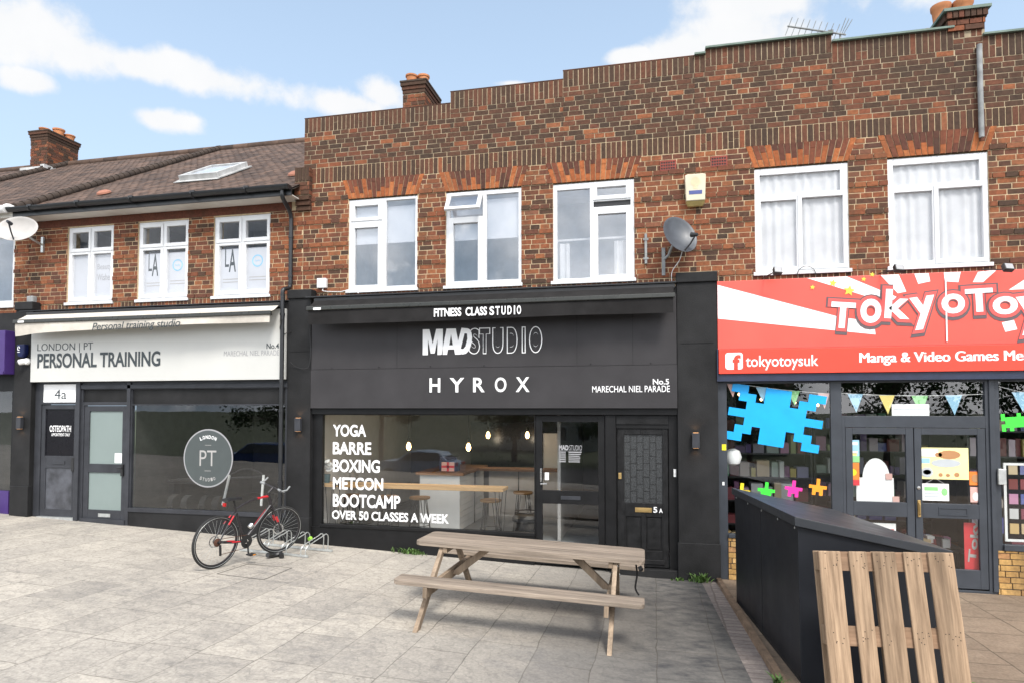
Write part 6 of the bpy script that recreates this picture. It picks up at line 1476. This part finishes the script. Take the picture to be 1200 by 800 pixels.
# gym equipment in the dark window
gm = thing('exercise_bike', 'black gym machine with pale steel uprights in the dark window', 'gym machine', (at(285,590,.7).x,.7,.5))
mb = MB()
for (x0, y0, x1, y1) in ((269,556,261,591),(309,556,306,592),): mb.tube([at(x0,y0,.5), at(x1,y1,.5)], .022, 8)
mb.build('upright', 'whitep', gm); mb = MB(); mb.tube(smooth_path([at(270,556,.5), at(285,549,.5), at(300,551,.5), at(309,556,.5)],5), .012, 8); mb.tube([at(200,562,.7), at(310,558,.7)], .02, 8); mb.build('crossbar', 'blackp', gm)
mb = MB()
for x in (206,222,243,258): q = at(x,585,.7); mb.lathe([(.0,-.06),(.16,-.06),(.16,.06),(.0,.06)], Matrix.Translation((q.x,.7,.66)) @ Matrix.Rotation(R(90),4,'Y'), 20, capends=False)
mb.build('weight_plate', 'rubber', gm); mb = MB(); mb.box(at(180,560,.9).x, at(250,560,.9).x, .8, 1.1, 1.0, 1.06); mb.box(at(200,560,.9).x, at(206,560,.9).x, .85,1.05,.5,1.0); mb.build('bench_pad', 'blackp', gm, bevel=.01)

# ================================================================== what stands across the road (seen in the window reflections)
def car(label, m, x, y, rotz, L=4.2, W=1.76, H=1.47, suv=False):
    zr = land(x, -20)-.12; t = thing('parked_car', label, 'car', (x,y,zr), (0,0,rotz), group='cars parked on the road opposite the shops')
    lo = [(-2.1,.55),(-2.05,.85),(-1.75,.98),(-.9,1.0),(.9,1.02),(1.75,.98),(2.05,.92),(2.12,.55),(2.0,.3),(-2.0,.3)]
    s = L/4.2; lo = [(a*s, b*H/1.47) for a, b in lo]
    b = MB(); n = len(lo)
    for yy, k in ((-W/2+.06,.93),(-W/2,.6),(W/2,.6),(W/2-.06,.93)):
        for (px_, pz) in lo: b.v.append((px_*(1 if k < .8 else .985), yy, pz if k < .8 else pz))
    for q in range(3):
        for i in range(n): j = (i+1) % n; b.face((q*n+i, q*n+j, (q+1)*n+j, (q+1)*n+i))
    b.face(range(n)); b.face(range(3*n,4*n)); b.build('body', m, t, smooth=True, world=False, bevel=.03)
    cab = [(-1.0,1.0),(-.35,1.43),(.3,1.47),(1.25,1.40),(1.75,1.0)] if not suv else [(-1.0,1.0),(-.45,1.43),(.3,1.47),(1.7,1.43),(1.95,1.0)]
    cab = [(a*s, q*H/1.47) for a, q in cab]; c = MB(); n = len(cab)
    for yy, k in ((-W/2+.05,0),(W/2-.05,0)):
        for i, (px_, pz) in enumerate(cab): ins = .14*(pz-cab[0][1])/(.47*H/1.47); c.v.append((px_, yy+(ins if yy < 0 else -ins), pz))
    for i in range(n): j = (i+1) % n; c.face((i, j, n+j, n+i))
    c.face(range(n)); c.face(range(n,2*n)); c.build('cabin', m, t, smooth=True, world=False, bevel=.04)
    for sd2 in (-1, 1):
        g = MB(); z0 = cab[0][1]+.03; z1 = cab[2][1]-.07
        yb_ = lambda z: sd2*(W/2-.05-.14*(z-cab[0][1])/(.47*H/1.47)+.006)
        g.quad((cab[0][0]+.2,yb_(z0),z0),(cab[-1][0]-.25,yb_(z0),z0),(cab[-2][0]-.1,yb_(z1),z1),(cab[1][0]+.08,yb_(z1),z1)); g.build('side_window', 'carglass', t, world=False, recalc=False)
        for xw in (-1.3*s, 1.28*s):
            wq = MB(); M = Matrix.Translation((xw, sd2*(W/2-.1), .32)) @ Matrix.Rotation(R(90)*-sd2, 4, 'X'); wq.lathe([(.0,-.09),(.30,-.09),(.325,-.06),(.325,.09),(.30,.105),(.22,.105),(.21,.08),(.0,.09)], M, 28, capends=False); wh = wq.build('wheel', 'rubber', t, smooth=True, world=False)
            rq = MB(); rq.lathe([(.0,.10),(.05,.11),(.2,.095),(.21,.09)], M, 20, capends=False); rq.build('rim', 'chrome', wh, smooth=True, world=False)
        MB().box(2.03*s,2.11*s,sd2*.55-.2,sd2*.55+.2,.78*H/1.47,.93*H/1.47).build('tail_lamp', 'taillamp', t, world=False, bevel=.01)
    bwq = MB(); bwq.quad((cab[-1][0]-.03,-W/2+.2,cab[-1][1]+.05),(cab[-1][0]-.03,W/2-.2,cab[-1][1]+.05),(cab[-2][0]+.05,W/2-.28,cab[-2][1]-.06),(cab[-2][0]+.05,-W/2+.28,cab[-2][1]-.06)); bwq.build('rear_window', 'carglass', t, world=False, recalc=False)
    return t
def refl(x, y, Yr):   # where a thing reflected in the shop glass stands
    p = at(x, y, -2*.035-Yr); return p
car('pale blue hatchback parked on the road opposite the studio window', 'carsilver', refl(492,545,-21).x, -21, 0)
car('dark blue estate car parked on the road opposite the training shop', 'carblue', refl(308,545,-21.4).x, -21.4, 0, 4.6, 1.85, 1.66, True)
def tree(label, x, y, h, seed, w_):
    r_ = random.Random(seed); t = thing('street_tree', label, 'tree', (x,y,-1.35), group='trees across the road')
    tr = MB(); tr.tube([(0,0,0),(.05,0,h*.3),(-.05,.05,h*.75)], [.2,.15,.05], 10)
    lf = MB(); cl = []
    for k in range(26):
        a = r_.uniform(0,6.28); z = h*r_.uniform(.28,.95); rr = w_*math.sqrt(r_.random())*(1-.55*abs(z/h-.55)/.45); c = Vector((rr*math.cos(a), rr*math.sin(a), z)); cl.append(c)
        tr.tube([(0,0,max(.3*h,z-h*.25)), tuple(c)], [.05,.012], 5)
    for c in cl:
        for i in range(130):
            p = c+Vector((r_.gauss(0,1),r_.gauss(0,1),r_.gauss(0,.8)))*.42; q = Vector((r_.gauss(0,1),r_.gauss(0,1),r_.gauss(0,1))).normalized()*.13; s = q.orthogonal().normalized()*.08
            lf.quad(p-q, p+s, p+q, p-s)
    tr.build('trunk', 'bark', t, world=False); lf.build('crown', 'foliage', t, world=False, recalc=False); return t
for i, (x, y, h, w_) in enumerate(((-27,-33,9.5,4.2),(-18.5,-32,10.5,4.4),(-9.5,-34,7.5,3.8),(-2.0,-33,6.5,3.4),(6.0,-35,6.8,3.8),(13.5,-33,7.2,3.8),(21,-34,6.3,3.6))):
    tree(['tall broad tree far left across the road','tallest bushy tree across the road','rounded tree opposite the studio','low bushy tree opposite the picnic table','spreading tree opposite the toy shop','leafy tree right of the spreading one','small tree furthest right across the road'][i], x, y, h, 40+i, w_)
for (x, lab) in ((-9,'cream house across the road behind the trees on the left'),(6,'cream house across the road behind the trees on the right')):
    h = thing('house', lab, 'house', (x,-50,-1.4)); MB().box(x-4.5,x+4.5,-54,-46,-1.4,4).build('wall', 'render', h); MB().hull([(x-5,-54.4,4),(x+5,-54.4,4),(x+5,-45.6,4),(x-5,-45.6,4),(x-5,-50,6.6),(x+5,-50,6.6)], [(0,1,5,4),(2,3,4,5),(1,2,5),(3,0,4),(0,3,2,1)]).build('roof', 'tile', h)
    for k in (-3,-1,1,3):
        for z in (-.4,2.2): fw_ = frame_of(x+k-.55,x+k+.55,z,z+1.2,-46,-45.95,.07).build('window', 'upvc', h); MB().box(x+k-.48,x+k+.48,-45.99,-45.98,z+.07,z+1.13).build('pane', 'carglass', fw_)
